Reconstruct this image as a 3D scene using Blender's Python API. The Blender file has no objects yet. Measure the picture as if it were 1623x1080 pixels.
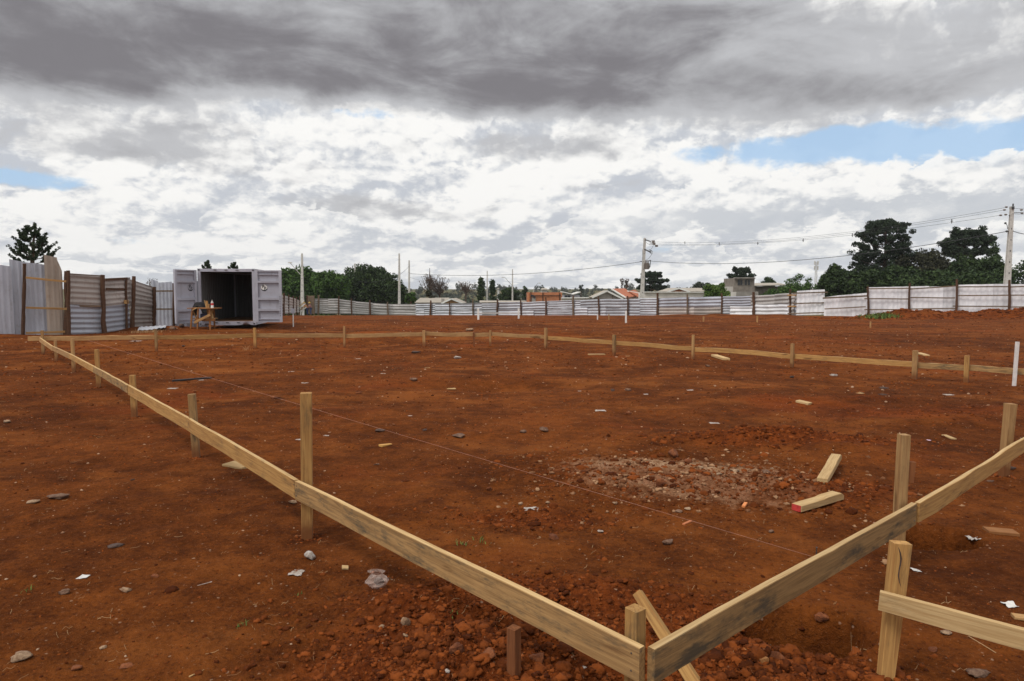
import bpy, math, random
import numpy as np
from mathutils import Vector, Matrix
R = math.radians
random.seed(7)
rng = np.random.default_rng(11)
SC = bpy.context.scene
COL = SC.collection

# ------------------------------------------------------------------ camera
EYE, PITCH, FPX = 1.65, R(4.12), 1082.0          # 24 mm lens on a 36 mm frame
cam_d = bpy.data.cameras.new('camera')
cam_d.sensor_width = 36; cam_d.lens = 24
cam_d.clip_start = 0.05; cam_d.clip_end = 9000
cam = bpy.data.objects.new('camera', cam_d); COL.objects.link(cam)
cam.location = (0, 0, EYE); cam.rotation_euler = (R(90) - PITCH, 0, 0)
SC.camera = cam
SC.view_settings.view_transform = 'Standard'; SC.view_settings.look = 'None'
SC.view_settings.gamma = 1; SC.view_settings.exposure = 0.0
SC.view_settings.use_curve_mapping = False

# ------------------------------------------------------------------ node helper
class S:
    """a shader socket with arithmetic"""
    nt = None
    def __init__(s, k): s.k = k
    @staticmethod
    def math(op, *a, clamp=False):
        n = S.nt.nodes.new('ShaderNodeMath'); n.operation = op; n.use_clamp = clamp
        for i, v in enumerate(a):
            if isinstance(v, S): S.nt.links.new(v.k, n.inputs[i])
            else: n.inputs[i].default_value = v
        return S(n.outputs[0])
    def __add__(a, b): return S.math('ADD', a, b)
    __radd__ = __add__
    def __sub__(a, b): return S.math('SUBTRACT', a, b)
    def __rsub__(a, b): return S.math('SUBTRACT', b, a)
    def __mul__(a, b): return S.math('MULTIPLY', a, b)
    __rmul__ = __mul__
    def __truediv__(a, b): return S.math('DIVIDE', a, b)
def ss(v, a, b, lo=0.0, hi=1.0):
    n = S.nt.nodes.new('ShaderNodeMapRange'); n.interpolation_type = 'SMOOTHSTEP'
    S.nt.links.new(v.k, n.inputs[0])
    for i, q in zip((1, 2, 3, 4), (a, b, lo, hi)): n.inputs[i].default_value = q
    return S(n.outputs[0])
def nnode(t, **kw):
    n = S.nt.nodes.new(t)
    for k, v in kw.items(): setattr(n, k, v)
    return n
def setin(n, i, v):
    if isinstance(v, S): S.nt.links.new(v.k, n.inputs[i])
    else: n.inputs[i].default_value = v
def noise(vec, scale, detail=4, rough=.55, dist=0.0, out=0):
    n = nnode('ShaderNodeTexNoise')
    if vec is not None: setin(n, 'Vector', vec)
    n.inputs['Scale'].default_value = scale; n.inputs['Detail'].default_value = detail
    n.inputs['Roughness'].default_value = rough; n.inputs['Distortion'].default_value = dist
    return S(n.outputs[out])
def comb(x, y, z):
    n = nnode('ShaderNodeCombineXYZ')
    for i, v in enumerate((x, y, z)): setin(n, i, v)
    return S(n.outputs[0])
def sep(v):
    n = nnode('ShaderNodeSeparateXYZ'); setin(n, 0, v); return [S(o) for o in n.outputs]
def scalev(v, s):
    n = nnode('ShaderNodeMapping'); setin(n, 0, v); n.inputs['Scale'].default_value = s; return S(n.outputs[0])
def mix(f, a, b):
    n = nnode('ShaderNodeMix', data_type='RGBA'); setin(n, 0, f)
    for i, v in ((6, a), (7, b)):
        if isinstance(v, S): setin(n, i, v)
        else: n.inputs[i].default_value = (*v, 1) if len(v) == 3 else v
    return S(n.outputs[2])
def mulc(c, f):
    n = nnode('ShaderNodeMix', data_type='RGBA', blend_type='MULTIPLY'); n.inputs[0].default_value = 1
    setin(n, 6, c); g = nnode('ShaderNodeCombineColor')
    for i in range(3): setin(g, i, f)
    S.nt.links.new(g.outputs[0], n.inputs[7]); return S(n.outputs[2])

# ------------------------------------------------------------------ sky
SUN_EL, SUN_AZ = 56, -128         # sun behind thin cloud, high on the left
world = bpy.data.worlds.new('World'); SC.world = world; world.use_nodes = True
S.nt = world.node_tree; S.nt.nodes.clear()
tc = nnode('ShaderNodeTexCoord'); D = S(tc.outputs['Generated'])
dx, dy, dz = sep(D)
sky = nnode('ShaderNodeTexSky', sky_type='NISHITA'); sky.sun_disc = False
sky.sun_elevation = R(SUN_EL); sky.sun_rotation = R(SUN_AZ); sky.air_density = 1.0; sky.dust_density = .6
def gauss(a, e, ca, ce, wa, we, k=1.0):
    q = S.math('POWER', S.math('ABSOLUTE', (a - ca) * (1 / wa)), 2.0) + S.math('POWER', S.math('ABSOLUTE', (e - ce) * (1 / we)), 2.0)
    return S.math('EXPONENT', q * -1.0) * k
az = S.math('ARCTAN2', dx, dy) * (180 / math.pi)
el = S.math('ARCSINE', dz) * (180 / math.pi)
# clouds flatten towards the horizon: a sheet seen edge-on
fl = S.math('LOGARITHM', S.math('MAXIMUM', el, 0.0) + 3.5, 2.718) * 9.0      # stretched elevation
def q(sa, se, z=0.0, oa=0.0, oe=0.0): return comb((az + oa) * sa, (fl + oe) * se, z)
w1 = noise(q(.07, .16), 1.3, 3, .55); w2 = noise(q(.07, .16, 7.0), 1.3, 3, .55)
w3 = noise(q(.3, .7, 2.0), 1.5, 6, .6); w4 = noise(q(.3, .7, 9.0), 1.5, 5, .6)
azw = az + (w1 - .5) * 12.0 + (w3 - .5) * 1.0
elw = el + (w2 - .5) * 3.0 + (w4 - .5) * .9
edge = elw - (14.1 - az * .028 - ss(az, -14, -36, 0, 2.3))
amp = ss(az, 2, 38, 1.0, .34)
dark = ss(edge, -1.3, 1.8) * amp * ss(el, 16.5, 22, 1.0, .80) * ss(el, 27, 60, 1.0, .40) * ss(dy, -.35, .45, .5, 1.0) * .95
dark = dark + gauss(azw, elw, 4.0, 11.8, 9.5, 1.6, .50) + gauss(azw, elw, -29, 10.6, 13, 2.2, .50)
dark = dark + gauss(azw, elw, -14, 6.8, 12, .9, .34) + gauss(azw, elw, 5, 8.3, 6, .7, .33)
dark = dark + gauss(azw, elw, 27, 13.2, 12, 1.3, .34)
n1 = noise(q(.035, .10, 4.0), 1.6, 6, .55, .4)
n2 = noise(comb(az * .05 + el * .05, el * .17, 1.0), 1.3, 5, .55, .6)
crisp = noise(comb(az * .22, el * .40, 6.0), 1.0, 9, .62, .15)
def puffs(oa, oe):
    n = nnode('ShaderNodeTexVoronoi', feature='F1', voronoi_dimensions='2D'); n.inputs['Detail'].default_value = 2.0; n.inputs['Roughness'].default_value = .55; n.inputs['Lacunarity'].default_value = 2.1;
    n.normalize = True; n.inputs['Scale'].default_value = 1.0
    setin(n, 'Vector', comb(az * .16 + (w3 - .5) * .8 + oa, fl * .24 + (w4 - .5) * .9 + oe, 2.0)); return 1.0 - S(n.outputs['Distance'])
p0 = puffs(0, 0); pr = p0 - puffs(-.05, .12)
bil = (p0 - .72) * .5 + .08 + pr * .55
dark = dark + (crisp - .5) * .45 + (n1 - .5) * .60 + (n2 - .5) * .55 + .07
def relief(sa, se, z, oa, oe, det, rgh):
    return noise(q(sa, se, z), 1.0, det, rgh, .35) - noise(q(sa, se, z, oa, oe), 1.0, det, rgh, .35)
r1 = relief(.10, .22, 3.0, -.8, 1.3, 4, .50)
r2 = noise(comb(az * .28, el * .50, 5.0), 1.0, 6, .58, .2) - noise(comb(az * .28 - .07, el * .50 + .20, 5.0), 1.0, 6, .58, .2)
low = ss(el, 9, 16, 1.0, .25)
light = (r1 * 1.2 + r2 * 1.0) * low + .68 + bil * 1.3 + (crisp - .5) * .35
bright = mix(ss(light, .52, .86), (.57, .60, .655), (1.0, .99, .965))
n4 = noise(comb(az * .06 + el * .10, el * .16 - az * .03, 11.0), 1.5, 6, .6, .5)
grey = mix(ss(dark + (n4 - .5) * 1.1, .46, 1.15), (.54, .545, .565), (.205, .196, .212))
g2 = ss(dark + (r1 + r2) * -.45 * low + (n4 - .5) * .5 - pr * .5, .24, .56)
cloud = mix(g2, bright, grey)
cloud = mix(ss(el, 0, 6, .25, 0.0), cloud, (.80, .80, .81))
hole = gauss(azw, elw, 30, 10.5, 19, 1.45, 1.14) + gauss(azw, elw, -37, 7.6, 7, .7, .85) + gauss(azw, elw, -11, 13.9, 6, .45, .66)
hole = hole + gauss(azw, elw, 12, 3.6, 3, .6, .4) + gauss(azw, elw, -28, 3.8, 4, .5, .4)
hole = hole + (w3 - .5) * .9 + r1 * -.8 + r2 * -.7
hf = ss(hole, .36, .78) * .92
def banks(under):
    """banks of cumulus one behind the other: bright crinkled heads, grey flat bases"""
    out = under
    for i, (b0, H_, fr, lo_, st_, a0, a1, slope) in enumerate(((.7, 2.2, .12, .34, .65, -99, 99, 0), (2.6, 3.0, .09, .40, .65, -99, 99, .01), (5.0, 3.6, .07, .42, .60, -99, 99, -.01), (5.2, 3.8, .06, .12, .9, 8, 16, .012))):
        hn = noise(comb(az * fr, 3.7 * i + 1.0, el * .03), 1.0, 5, .62)
        t = (el - b0 - az * slope + (w4 - .5) * H_ * .5 + (p0 - .72) * H_ * -1.6) / ((hn - lo_) * (H_ * 2.6) + .05)
        m = ss(t, -.35, .10) * ss(t, 1.0 , .90) * ss(hn, lo_, lo_ + .06) * st_
        if a0 > -50: m = m * ss(az, a0, a1)
        sh_ = ss(t + r2 * 2.0 + (bil - .08) * 3.2 + (crisp - .5) * 1.2, .15, .78)
        out = mix(m, out, mix(sh_, (.58, .61, .655), (1.0, .99, .965)))
    return out
skyc = nnode('ShaderNodeMix', data_type='RGBA', blend_type='MULTIPLY'); skyc.inputs[0].default_value = 1
S.nt.links.new(sky.outputs[0], skyc.inputs[6]); skyc.inputs[7].default_value = (.115, .115, .115, 1)
blue = mix(.72, S(skyc.outputs[2]), (.46, .68, .95))
final = banks(mix(hf, cloud, blue))
bg = nnode('ShaderNodeBackground'); S.nt.links.new(final.k, bg.inputs[0]); bg.inputs[1].default_value = 1.0
wo = nnode('ShaderNodeOutputWorld'); S.nt.links.new(bg.outputs[0], wo.inputs[0])
sun_d = bpy.data.lights.new('sun', 'SUN'); sun_d.energy = 2.3; sun_d.angle = R(20); sun_d.color = (1, .955, .88)
sun = bpy.data.objects.new('sun', sun_d); COL.objects.link(sun)
_d = Vector((math.sin(R(SUN_AZ)) * math.cos(R(SUN_EL)), math.cos(R(SUN_AZ)) * math.cos(R(SUN_EL)), math.sin(R(SUN_EL))))
sun.rotation_euler = _d.to_track_quat('Z', 'Y').to_euler()

# ------------------------------------------------------------------ value noise and the lie of the land
def _h(ix, iy, s):
    n = (ix.astype(np.int64) * 374761393 + iy.astype(np.int64) * 668265263 + s * 1442695041) & 0x7fffffff
    n = ((n ^ (n >> 13)) * 1274126177) & 0x7fffffff
    return ((n ^ (n >> 16)) & 0xffff) / 65535.0
def vn(x, y, s=0):
    x = np.asarray(x, float); y = np.asarray(y, float)
    ix = np.floor(x); iy = np.floor(y); fx = x - ix; fy = y - iy
    fx = fx * fx * (3 - 2 * fx); fy = fy * fy * (3 - 2 * fy)
    a = _h(ix, iy, s); b = _h(ix + 1, iy, s); c = _h(ix, iy + 1, s); d = _h(ix + 1, iy + 1, s)
    return (a + (b - a) * fx) * (1 - fy) + (c + (d - c) * fx) * fy - .5
def fbm(x, y, f, o, s=0, g=.5):
    r = 0; a = 1.0
    for i in range(o):
        r = r + a * vn(x * f + 17.3 * i, y * f - 9.1 * i, s + i); f *= 2.03; a *= g
    return r
TY = [-3000, 25, 35, 45, 54, 62, 70, 78, 86, 95, 105, 118, 160, 230, 320, 480, 700, 1000, 4000]
TZ = [0, 0, -.07, -.24, -.42, -.62, -.86, -1.1, -1.38, -1.7, -2.6, -4.0, -6, -8, -8, -3, 2.5, 4.0, 6]
def ell(x, y, cx, cy, rx, ry, rot=0.0):
    c, s = math.cos(rot), math.sin(rot)
    a = ((x - cx) * c + (y - cy) * s) / rx; b = (-(x - cx) * s + (y - cy) * c) / ry
    return np.exp(-(a * a + b * b))
def pit(x, y, cx, cy, rx, ry, rot):
    c, s = math.cos(rot), math.sin(rot)
    a = ((x - cx) * c + (y - cy) * s) / rx; b = (-(x - cx) * s + (y - cy) * c) / ry
    q = a * a + b * b + .5 * vn(x * 9, y * 9, 70)
    return np.exp(-np.clip(q, 0, 9) ** 3)
def macro(x, y):
    x = np.asarray(x, float); y = np.asarray(y, float)
    z = np.interp(y, TY, TZ)
    r = np.hypot(x, y)
    z = z + np.clip((r - 150) / 400, 0, 1) * fbm(x, y, .006, 3, 40) * 3.0
    z = z + .07 * fbm(x, y, .22, 3, 3) * np.clip((r - 2) / 8, 0, 1)
    # spoil heap in the foreground, left of the corner
    z = z + .075 * ell(x, y, -.28, 2.95, .42, .3, .2) + .06 * ell(x, y, -.55, 3.45, .22, .2) + .04 * ell(x, y, .15, 3.7, .5, .25)
    # loose heap and dug hole under the right board
    z = z + .04 * ell(x, y, 1.0, 2.6, .35, .2) - .75 * pit(x, y, 1.42, 3.24, .27, .22, .1) - .55 * pit(x, y, 2.84, 4.52, .27, .19, 0)
    z = z + .03 * ell(x, y, 1.1, 3.45, .5, .3) + .04 * ell(x, y, 1.05, 2.86, .26, .13, .3)
    # ridge of turned soil, rubble patch
    z = z + .15 * ell(x, y, 2.9, 7.6, .95, .26, -.1) + .07 * ell(x, y, 3.5, 7.1, .5, .25, -.2) + .05 * ell(x, y, 1.2, 5.9, .9, .5, -.4) + .08 * ell(x, y, 1.58, 6.9, .2, .15)
    z = z + .06 * ell(x, y, 2.4, 5.7, .5, .3) + .09 * ell(x, y, 5.6, 8.6, 1.2, .4) + .07 * ell(x, y, 7.6, 9.3, 1.0, .5) + .06 * ell(x, y, 5.2, 10.4, 1.6, .35)
    z = z - .10 * ell(x, y, -.3, 12.0, 1.2, .45) + .05 * ell(x, y, -.8, 13.0, 1.6, .4)
    # banks farther off
    z = z + .16 * ell(x, y, -4.2, 25.5, 3.2, 1.2) - .10 * ell(x, y, -4.0, 22.6, 3.4, .8) + .10 * ell(x, y, -12, 21.5, 5, 1.0)
    z = z + .12 * ell(x, y, 2.5, 25, 4, .9)
    z = z + (.52 * ell(x, y, 36, 48.6, 8.5, 1.7, -.05) + .25 * ell(x, y, 29, 49.5, 3, 1.2)) * (1 + 1.2 * fbm(x, y, .5, 2, 61))
    z = z + .22 * ell(x, y, 18, 60, 10, 1.5, -.5) * (1 + fbm(x, y, .4, 2, 62))
    z = z + .25 * ell(x, y, -20.5, 24.5, 3, 1.2) + .2 * ell(x, y, -15, 29, 2, 1)
    return z
def rough(x, y):
    """how freshly turned the soil is, 0..1"""
    f = ell(x, y, -.2, 2.9, .75, .45, .2) + ell(x, y, .9, 2.6, .8, .35) + .9 * ell(x, y, .1, 3.5, .9, .35) + 1.0 * ell(x, y, 1.15, 3.05, .38, .28)
    f = f + .9 * ell(x, y, 3.0, 7.5, 1.2, .35, -.1) + .7 * ell(x, y, 1.4, 5.9, 1.3, .7, -.3) + .8 * ell(x, y, 2.6, 5.7, .7, .4) + .6 * ell(x, y, .1, 4.9, .7, .3)
    f = f + .6 * ell(x, y, 6.2, 9.2, 2.2, .8) + .5 * ell(x, y, 33, 48, 12, 2.5) + .5 * ell(x, y, 5, 10.6, 1.8, .5)
    return np.clip(f, 0, 1)
def ground_z(x, y):
    x = np.asarray(x, float); y = np.asarray(y, float)
    r = np.hypot(x, y); rf = rough(x, y)
    z = macro(x, y)
    near = np.clip(1.6 - r / 40, 0, 1)
    z = z + near * (.030 * fbm(x, y, 1.6, 3, 9) + (.011 + .035 * rf) * fbm(x, y, 6.5, 3, 21, .55))
    lump = np.abs(fbm(x, y, 14, 3, 31, .6))
    z = z + near * (.006 + .045 * rf) * (lump - .15) * np.clip(1.4 - r / 14, 0, 1)
    z = z + np.clip(1.3 - r / 9, 0, 1) * (.006 + .014 * rf) * fbm(x, y, 38, 3, 51, .6)
    return z
_sp, _cp = math.sin(PITCH), math.cos(PITCH)
def ray(u, v):
    a = (u - 811.5) / FPX; b = -(v - 540) / FPX
    return a, _cp + b * _sp, -_sp + b * _cp
def P(u, v, Y):
    d = ray(u, v); t = Y / d[1]
    return Vector((d[0] * t, Y, EYE + d[2] * t))
def PZ(u, v, z):
    d = ray(u, v); t = (z - EYE) / d[2]
    return Vector((d[0] * t, d[1] * t, z))
def gp(u, v):
    """where the ground is that the photograph shows at u, v"""
    d = ray(u, v); lo, hi = 1.0, None
    t = 1.0
    while t < 200:
        if EYE + d[2] * t < float(macro(d[0] * t, d[1] * t)): hi = t; break
        lo = t; t *= 1.04
    if hi is None: hi = lo
    for _ in range(20):
        m = (lo + hi) / 2
        if EYE + d[2] * m < float(macro(d[0] * m, d[1] * m)): hi = m
        else: lo = m
    x, y = d[0] * hi, d[1] * hi
    return Vector((x, y, float(ground_z(x, y))))
def XY(u, Y): return P(u, 462, Y).x

# ------------------------------------------------------------------ materials
def material(name):
    m = bpy.data.materials.new(name); m.use_nodes = True
    S.nt = m.node_tree; b = S.nt.nodes['Principled BSDF']
    return m, b
def bump(b, h, strength, dist=.01):
    n = nnode('ShaderNodeBump'); n.inputs['Strength'].default_value = strength; n.inputs['Distance'].default_value = dist
    setin(n, 'Height', h); S.nt.links.new(n.outputs[0], b.inputs['Normal'])
def objco():
    t = nnode('ShaderNodeTexCoord'); oi = nnode('ShaderNodeObjectInfo')
    a = nnode('ShaderNodeVectorMath', operation='ADD'); S.nt.links.new(t.outputs['Object'], a.inputs[0])
    c = nnode('ShaderNodeVectorMath', operation='SCALE'); c.inputs[0].default_value = (31, 17, 23)
    S.nt.links.new(oi.outputs['Random'], c.inputs[3]); S.nt.links.new(c.outputs[0], a.inputs[1])
    return S(a.outputs[0]), S(oi.outputs['Random'])
def plain(name, c, rough_=.8, var=.25, scale=6.0, c2=None, bmp=.2, metal=0.0, grain=None):
    m, b = material(name)
    co, rd = objco()
    if grain: co = scalev(co, grain)
    n = noise(co, scale, 5, .6); n2 = noise(co, scale * 5.3, 4, .6)
    a = tuple(x * (1 - var) for x in c); z = c2 if c2 else tuple(min(1, x * (1 + var)) for x in c)
    col = mix(ss(n * .7 + n2 * .3, .32, .68), a, z)
    S.nt.links.new(mulc(col, rd * .24 + .88).k, b.inputs['Base Color'])
    b.inputs['Roughness'].default_value = rough_; b.inputs['Metallic'].default_value = metal
    if bmp: bump(b, n2, bmp, .01)
    return m
def wood(name, base=(.50, .32, .14), dark=(.24, .135, .055), mould=.35, soil=0.0, splash=False):
    m, b = material(name)
    co, rd = objco()
    g = noise(scalev(co, (.9, 22, 22)), 2.4, 6, .62, 1.0)
    fib = noise(scalev(co, (5, 190, 190)), 1.0, 3, .6)
    kn = noise(scalev(co, (1.6, 9, 9)), 1.3, 3, .5, .6)
    col = mix(ss(g, .34, .66), dark, base)
    col = mix(ss(fib, .35, .7, 0, .28), col, (base[0] * 1.25, base[1] * 1.25, base[2] * 1.3))
    col = mix(ss(kn, .66, .74, 0, .75), col, (.12, .055, .02))
    mo = noise(scalev(co, (1.5, 5, 5)), 2.1, 6, .7); mo2 = noise(scalev(co, (6, 22, 22)), 2.0, 4, .7)
    col = mix(ss(mo * .72 + mo2 * .28, .56 - mould * .10, .68 - mould * .03, 0, mould), col, (.062, .054, .040))
    so = noise(co, 5.0, 4, .6)
    if soil: col = mix(ss(so, .3, .65, 0, soil), col, (.17, .055, .018))
    if splash:                                            # mud on the lowest part of a driven stake
        tq = nnode('ShaderNodeTexCoord'); sx = sep(S(tq.outputs['Object']))[0]
        col = mix(ss(sx + (so - .5) * .22 + (mo2 - .5) * .12, .16, .33, .85, 0), col, (.15, .045, .013))
    S.nt.links.new(mulc(col, rd * .3 + .85).k, b.inputs['Base Color'])
    b.inputs['Roughness'].default_value = .82
    b.inputs['Specular IOR Level'].default_value = .25
    bump(b, g * .6 + fib * .4, .35, .006)
    return m
def sheet_mat(name, c, dirt=(.16, .085, .045), amount=.5, metal=.35, rough_=.5):
    m, b = material(name)
    co, rd = objco()
    st = noise(scalev(co, (3.0, 1, .5)), 2.0, 6, .65); sp = noise(co, 7.0, 5, .7); lg = noise(co, .55, 3, .5)
    col = mix(ss(lg, .35, .65), tuple(x * .8 for x in c), c)
    col = mix(ss(st * .6 + sp * .4, .50, .70, 0, amount), col, dirt)
    x, y, z = sep(co)
    S.nt.links.new(mulc(col, rd * .24 + .86).k, b.inputs['Base Color'])
    b.inputs['Roughness'].default_value = rough_; b.inputs['Metallic'].default_value = metal
    b.inputs['Specular IOR Level'].default_value = .35
    bump(b, noise(co, 2.5, 3, .5), .25, .05)
    return m
def leaf_mat(name, c, c2, sub=.0):
    m, b = material(name)
    g = nnode('ShaderNodeNewGeometry'); t = nnode('ShaderNodeTexCoord')
    n = noise(S(t.outputs['Object']), .8, 3, .6)
    f = S(g.outputs['Random Per Island']) * .6 + n * .55
    S.nt.links.new(mix(ss(f, .2, .9), c, c2).k, b.inputs['Base Color'])
    b.inputs['Roughness'].default_value = .75; b.inputs['Specular IOR Level'].default_value = .2
    return m

M = {}
M['fresh'] = wood('fresh pine', (.44, .250, .085), (.28, .138, .045), .42)
M['mould'] = wood('mouldy pine', (.36, .215, .088), (.20, .112, .045), .85)
M['stake'] = wood('stake pine', (.42, .255, .10), (.26, .14, .055), .35, .12)
for _k, _a in (('fresh', ((.44, .250, .085), (.28, .138, .045), .42)), ('mould', ((.36, .215, .088), (.20, .112, .045), .85)), ('farwood', ((.46, .28, .12), (.31, .165, .065), .3, .2))):
    M[_k + '_s'] = wood(_k + ' stake wood', *_a, splash=True)
M['soiled'] = wood('soil stained pine', (.34, .16, .055), (.19, .08, .025), .3, .5)
M['redstake'] = wood('red brown wood', (.23, .085, .03), (.12, .042, .016), .2, .5)
M['farwood'] = wood('weathered pine', (.46, .28, .12), (.31, .165, .065), .3, .2)
M['log'] = wood('rough log', (.105, .055, .032), (.05, .027, .017), .4, .1)
M['greypost'] = wood('grey weathered post', (.22, .155, .105), (.09, .06, .042), .6)
M['whitewood'] = plain('white painted wood', (.66, .62, .60), .7, .12, 9, grain=(1, 1, 1))
M['zinc'] = sheet_mat('galvanised sheet', (.50, .52, .59), (.20, .17, .15), .40, .25)
M['zincpale'] = sheet_mat('bright galvanised sheet', (.56, .57, .62), (.30, .23, .20), .30, .15)
M['white_sheet'] = sheet_mat('white coated sheet', (.87, .87, .91), (.60, .54, .50), .07, .0, .55)
M['rusty'] = sheet_mat('weathered sheet', (.46, .41, .38), (.15, .095, .06), .65, .1, .65)
M['beige_sheet'] = sheet_mat('beige sheet', (.42, .35, .29), (.22, .14, .09), .5, .0, .75)
M['farsheet'] = sheet_mat('far weathered sheet', (.50, .48, .47), (.26, .19, .15), .55, .05, .7)
M['farblue'] = sheet_mat('far zinc sheet', (.46, .475, .52), (.27, .20, .17), .45, .2, .5)
M['paint'] = sheet_mat('lilac grey container paint', (.47, .47, .54), (.13, .10, .09), .30, .0, .5)
M['paint_shaded'] = sheet_mat('container paint darkened as shade', (.12, .118, .115), (.08, .06, .05), .4, .0, .6)  # wall colour darkened to paint in the deep shade inside
M['ply'] = wood('container floor', (.24, .13, .06), (.12, .06, .03), .4, .3)
M['black'] = plain('black plastic', (.02, .02, .022), .5)
M['concrete'] = plain('pole concrete', (.50, .48, .45), .85, .15, 5)
M['cement'] = plain('cement render', (.30, .275, .25), .9, .2, 1.5)
M['block'] = plain('concrete block', (.19, .165, .14), .9, .25, 2)
M['brick'] = plain('orange hollow brick', (.46, .175, .08), .9, .22, 1.2)
M['tile'] = plain('orange roof tile', (.36, .115, .055), .85, .28, 2)
M['fibre'] = plain('fibre cement roof', (.36, .32, .27), .9, .15, 1)
M['palewall'] = plain('pale wall', (.55, .52, .48), .9, .12, 1)
M['white'] = plain('white trim', (.72, .71, .68), .7, .08, 3)
M['orangewall'] = plain('ochre wall', (.40, .22, .09), .9, .15, 2)
M['glass'] = plain('dark window', (.03, .035, .04), .2, .1)
M['steel'] = plain('dark steel', (.10, .10, .10), .5, .2, 5, metal=.6)
M['wire'] = plain('cable', (.035, .035, .04), .6)
M['line'] = plain('string line', (.45, .24, .18), .7)
M['porcelain'] = plain('insulator', (.18, .15, .13), .3)
M['bark'] = plain('bark', (.09, .06, .045), .95, .3, 3)
M['leafdark'] = leaf_mat('dark foliage', (.012, .026, .010), (.050, .080, .024))
M['leafmid'] = leaf_mat('green foliage', (.018, .044, .010), (.075, .138, .026))
M['leafbright'] = leaf_mat('bright foliage', (.030, .070, .014), (.13, .20, .035))
M['leafred'] = leaf_mat('brownish dark foliage', (.016, .017, .010), (.050, .050, .025))
M['arau'] = leaf_mat('dark pine needles', (.010, .019, .012), (.036, .055, .028))
M['pine'] = leaf_mat('pine needles', (.022, .035, .020), (.05, .075, .035))
M['twig'] = leaf_mat('dry twigs', (.06, .045, .035), (.14, .10, .075))
M['farleaf'] = leaf_mat('distant foliage', (.035, .045, .035), (.085, .100, .070))
M['grass'] = leaf_mat('grass', (.05, .09, .02), (.16, .22, .05))
M['straw'] = leaf_mat('straw', (.22, .10, .04), (.50, .33, .17))
M['stone'] = plain('pale stone', (.25, .125, .06), .9, .35, 22, c2=(.43, .29, .18), bmp=.9)
M['greystone'] = plain('grey stone', (.13, .055, .03), .9, .35, 22, c2=(.23, .135, .085), bmp=.9)
M['whitestone'] = plain('white plaster', (.34, .24, .18), .9, .25, 30, c2=(.60, .56, .52), bmp=.9)
M['redstone'] = plain('red clay lump', (.13, .033, .010), .95, .3, 22, c2=(.26, .080, .022), bmp=1.0)
M['darkstone'] = plain('dark slab', (.065, .036, .026), .8, .3, 15, bmp=.5)
M['paper'] = plain('paper', (.62, .60, .57), .8, .08, 10)
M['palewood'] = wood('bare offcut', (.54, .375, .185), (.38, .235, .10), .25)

# ------------------------------------------------------------------ mesh helpers
def link(name, me, mat, parent=None, loc=None, rot=None):
    o = bpy.data.objects.new(name, me); COL.objects.link(o)
    if mat is not None:
        for q in (mat if isinstance(mat, (list, tuple)) else [mat]): me.materials.append(M[q] if isinstance(q, str) else q)
    if parent is not None: o.parent = parent
    if loc is not None:
        o.location = Vector(loc) - (world_loc(parent) if parent is not None else Vector((0, 0, 0)))
    if rot is not None: o.rotation_euler = rot
    return o
def world_loc(o):
    v = Vector((0, 0, 0))
    while o is not None: v += o.location; o = o.parent
    return v
def tag(o, label, cat, group=None, kind=None):
    if label: o['label'] = label
    if cat: o['category'] = cat
    if group: o['group'] = group
    if kind: o['kind'] = kind
    return o
def thing(name, loc, label, cat, group=None):
    e = bpy.data.objects.new(name, None); COL.objects.link(e); e.location = loc; e.empty_display_size = .2
    return tag(e, label, cat, group)
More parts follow.
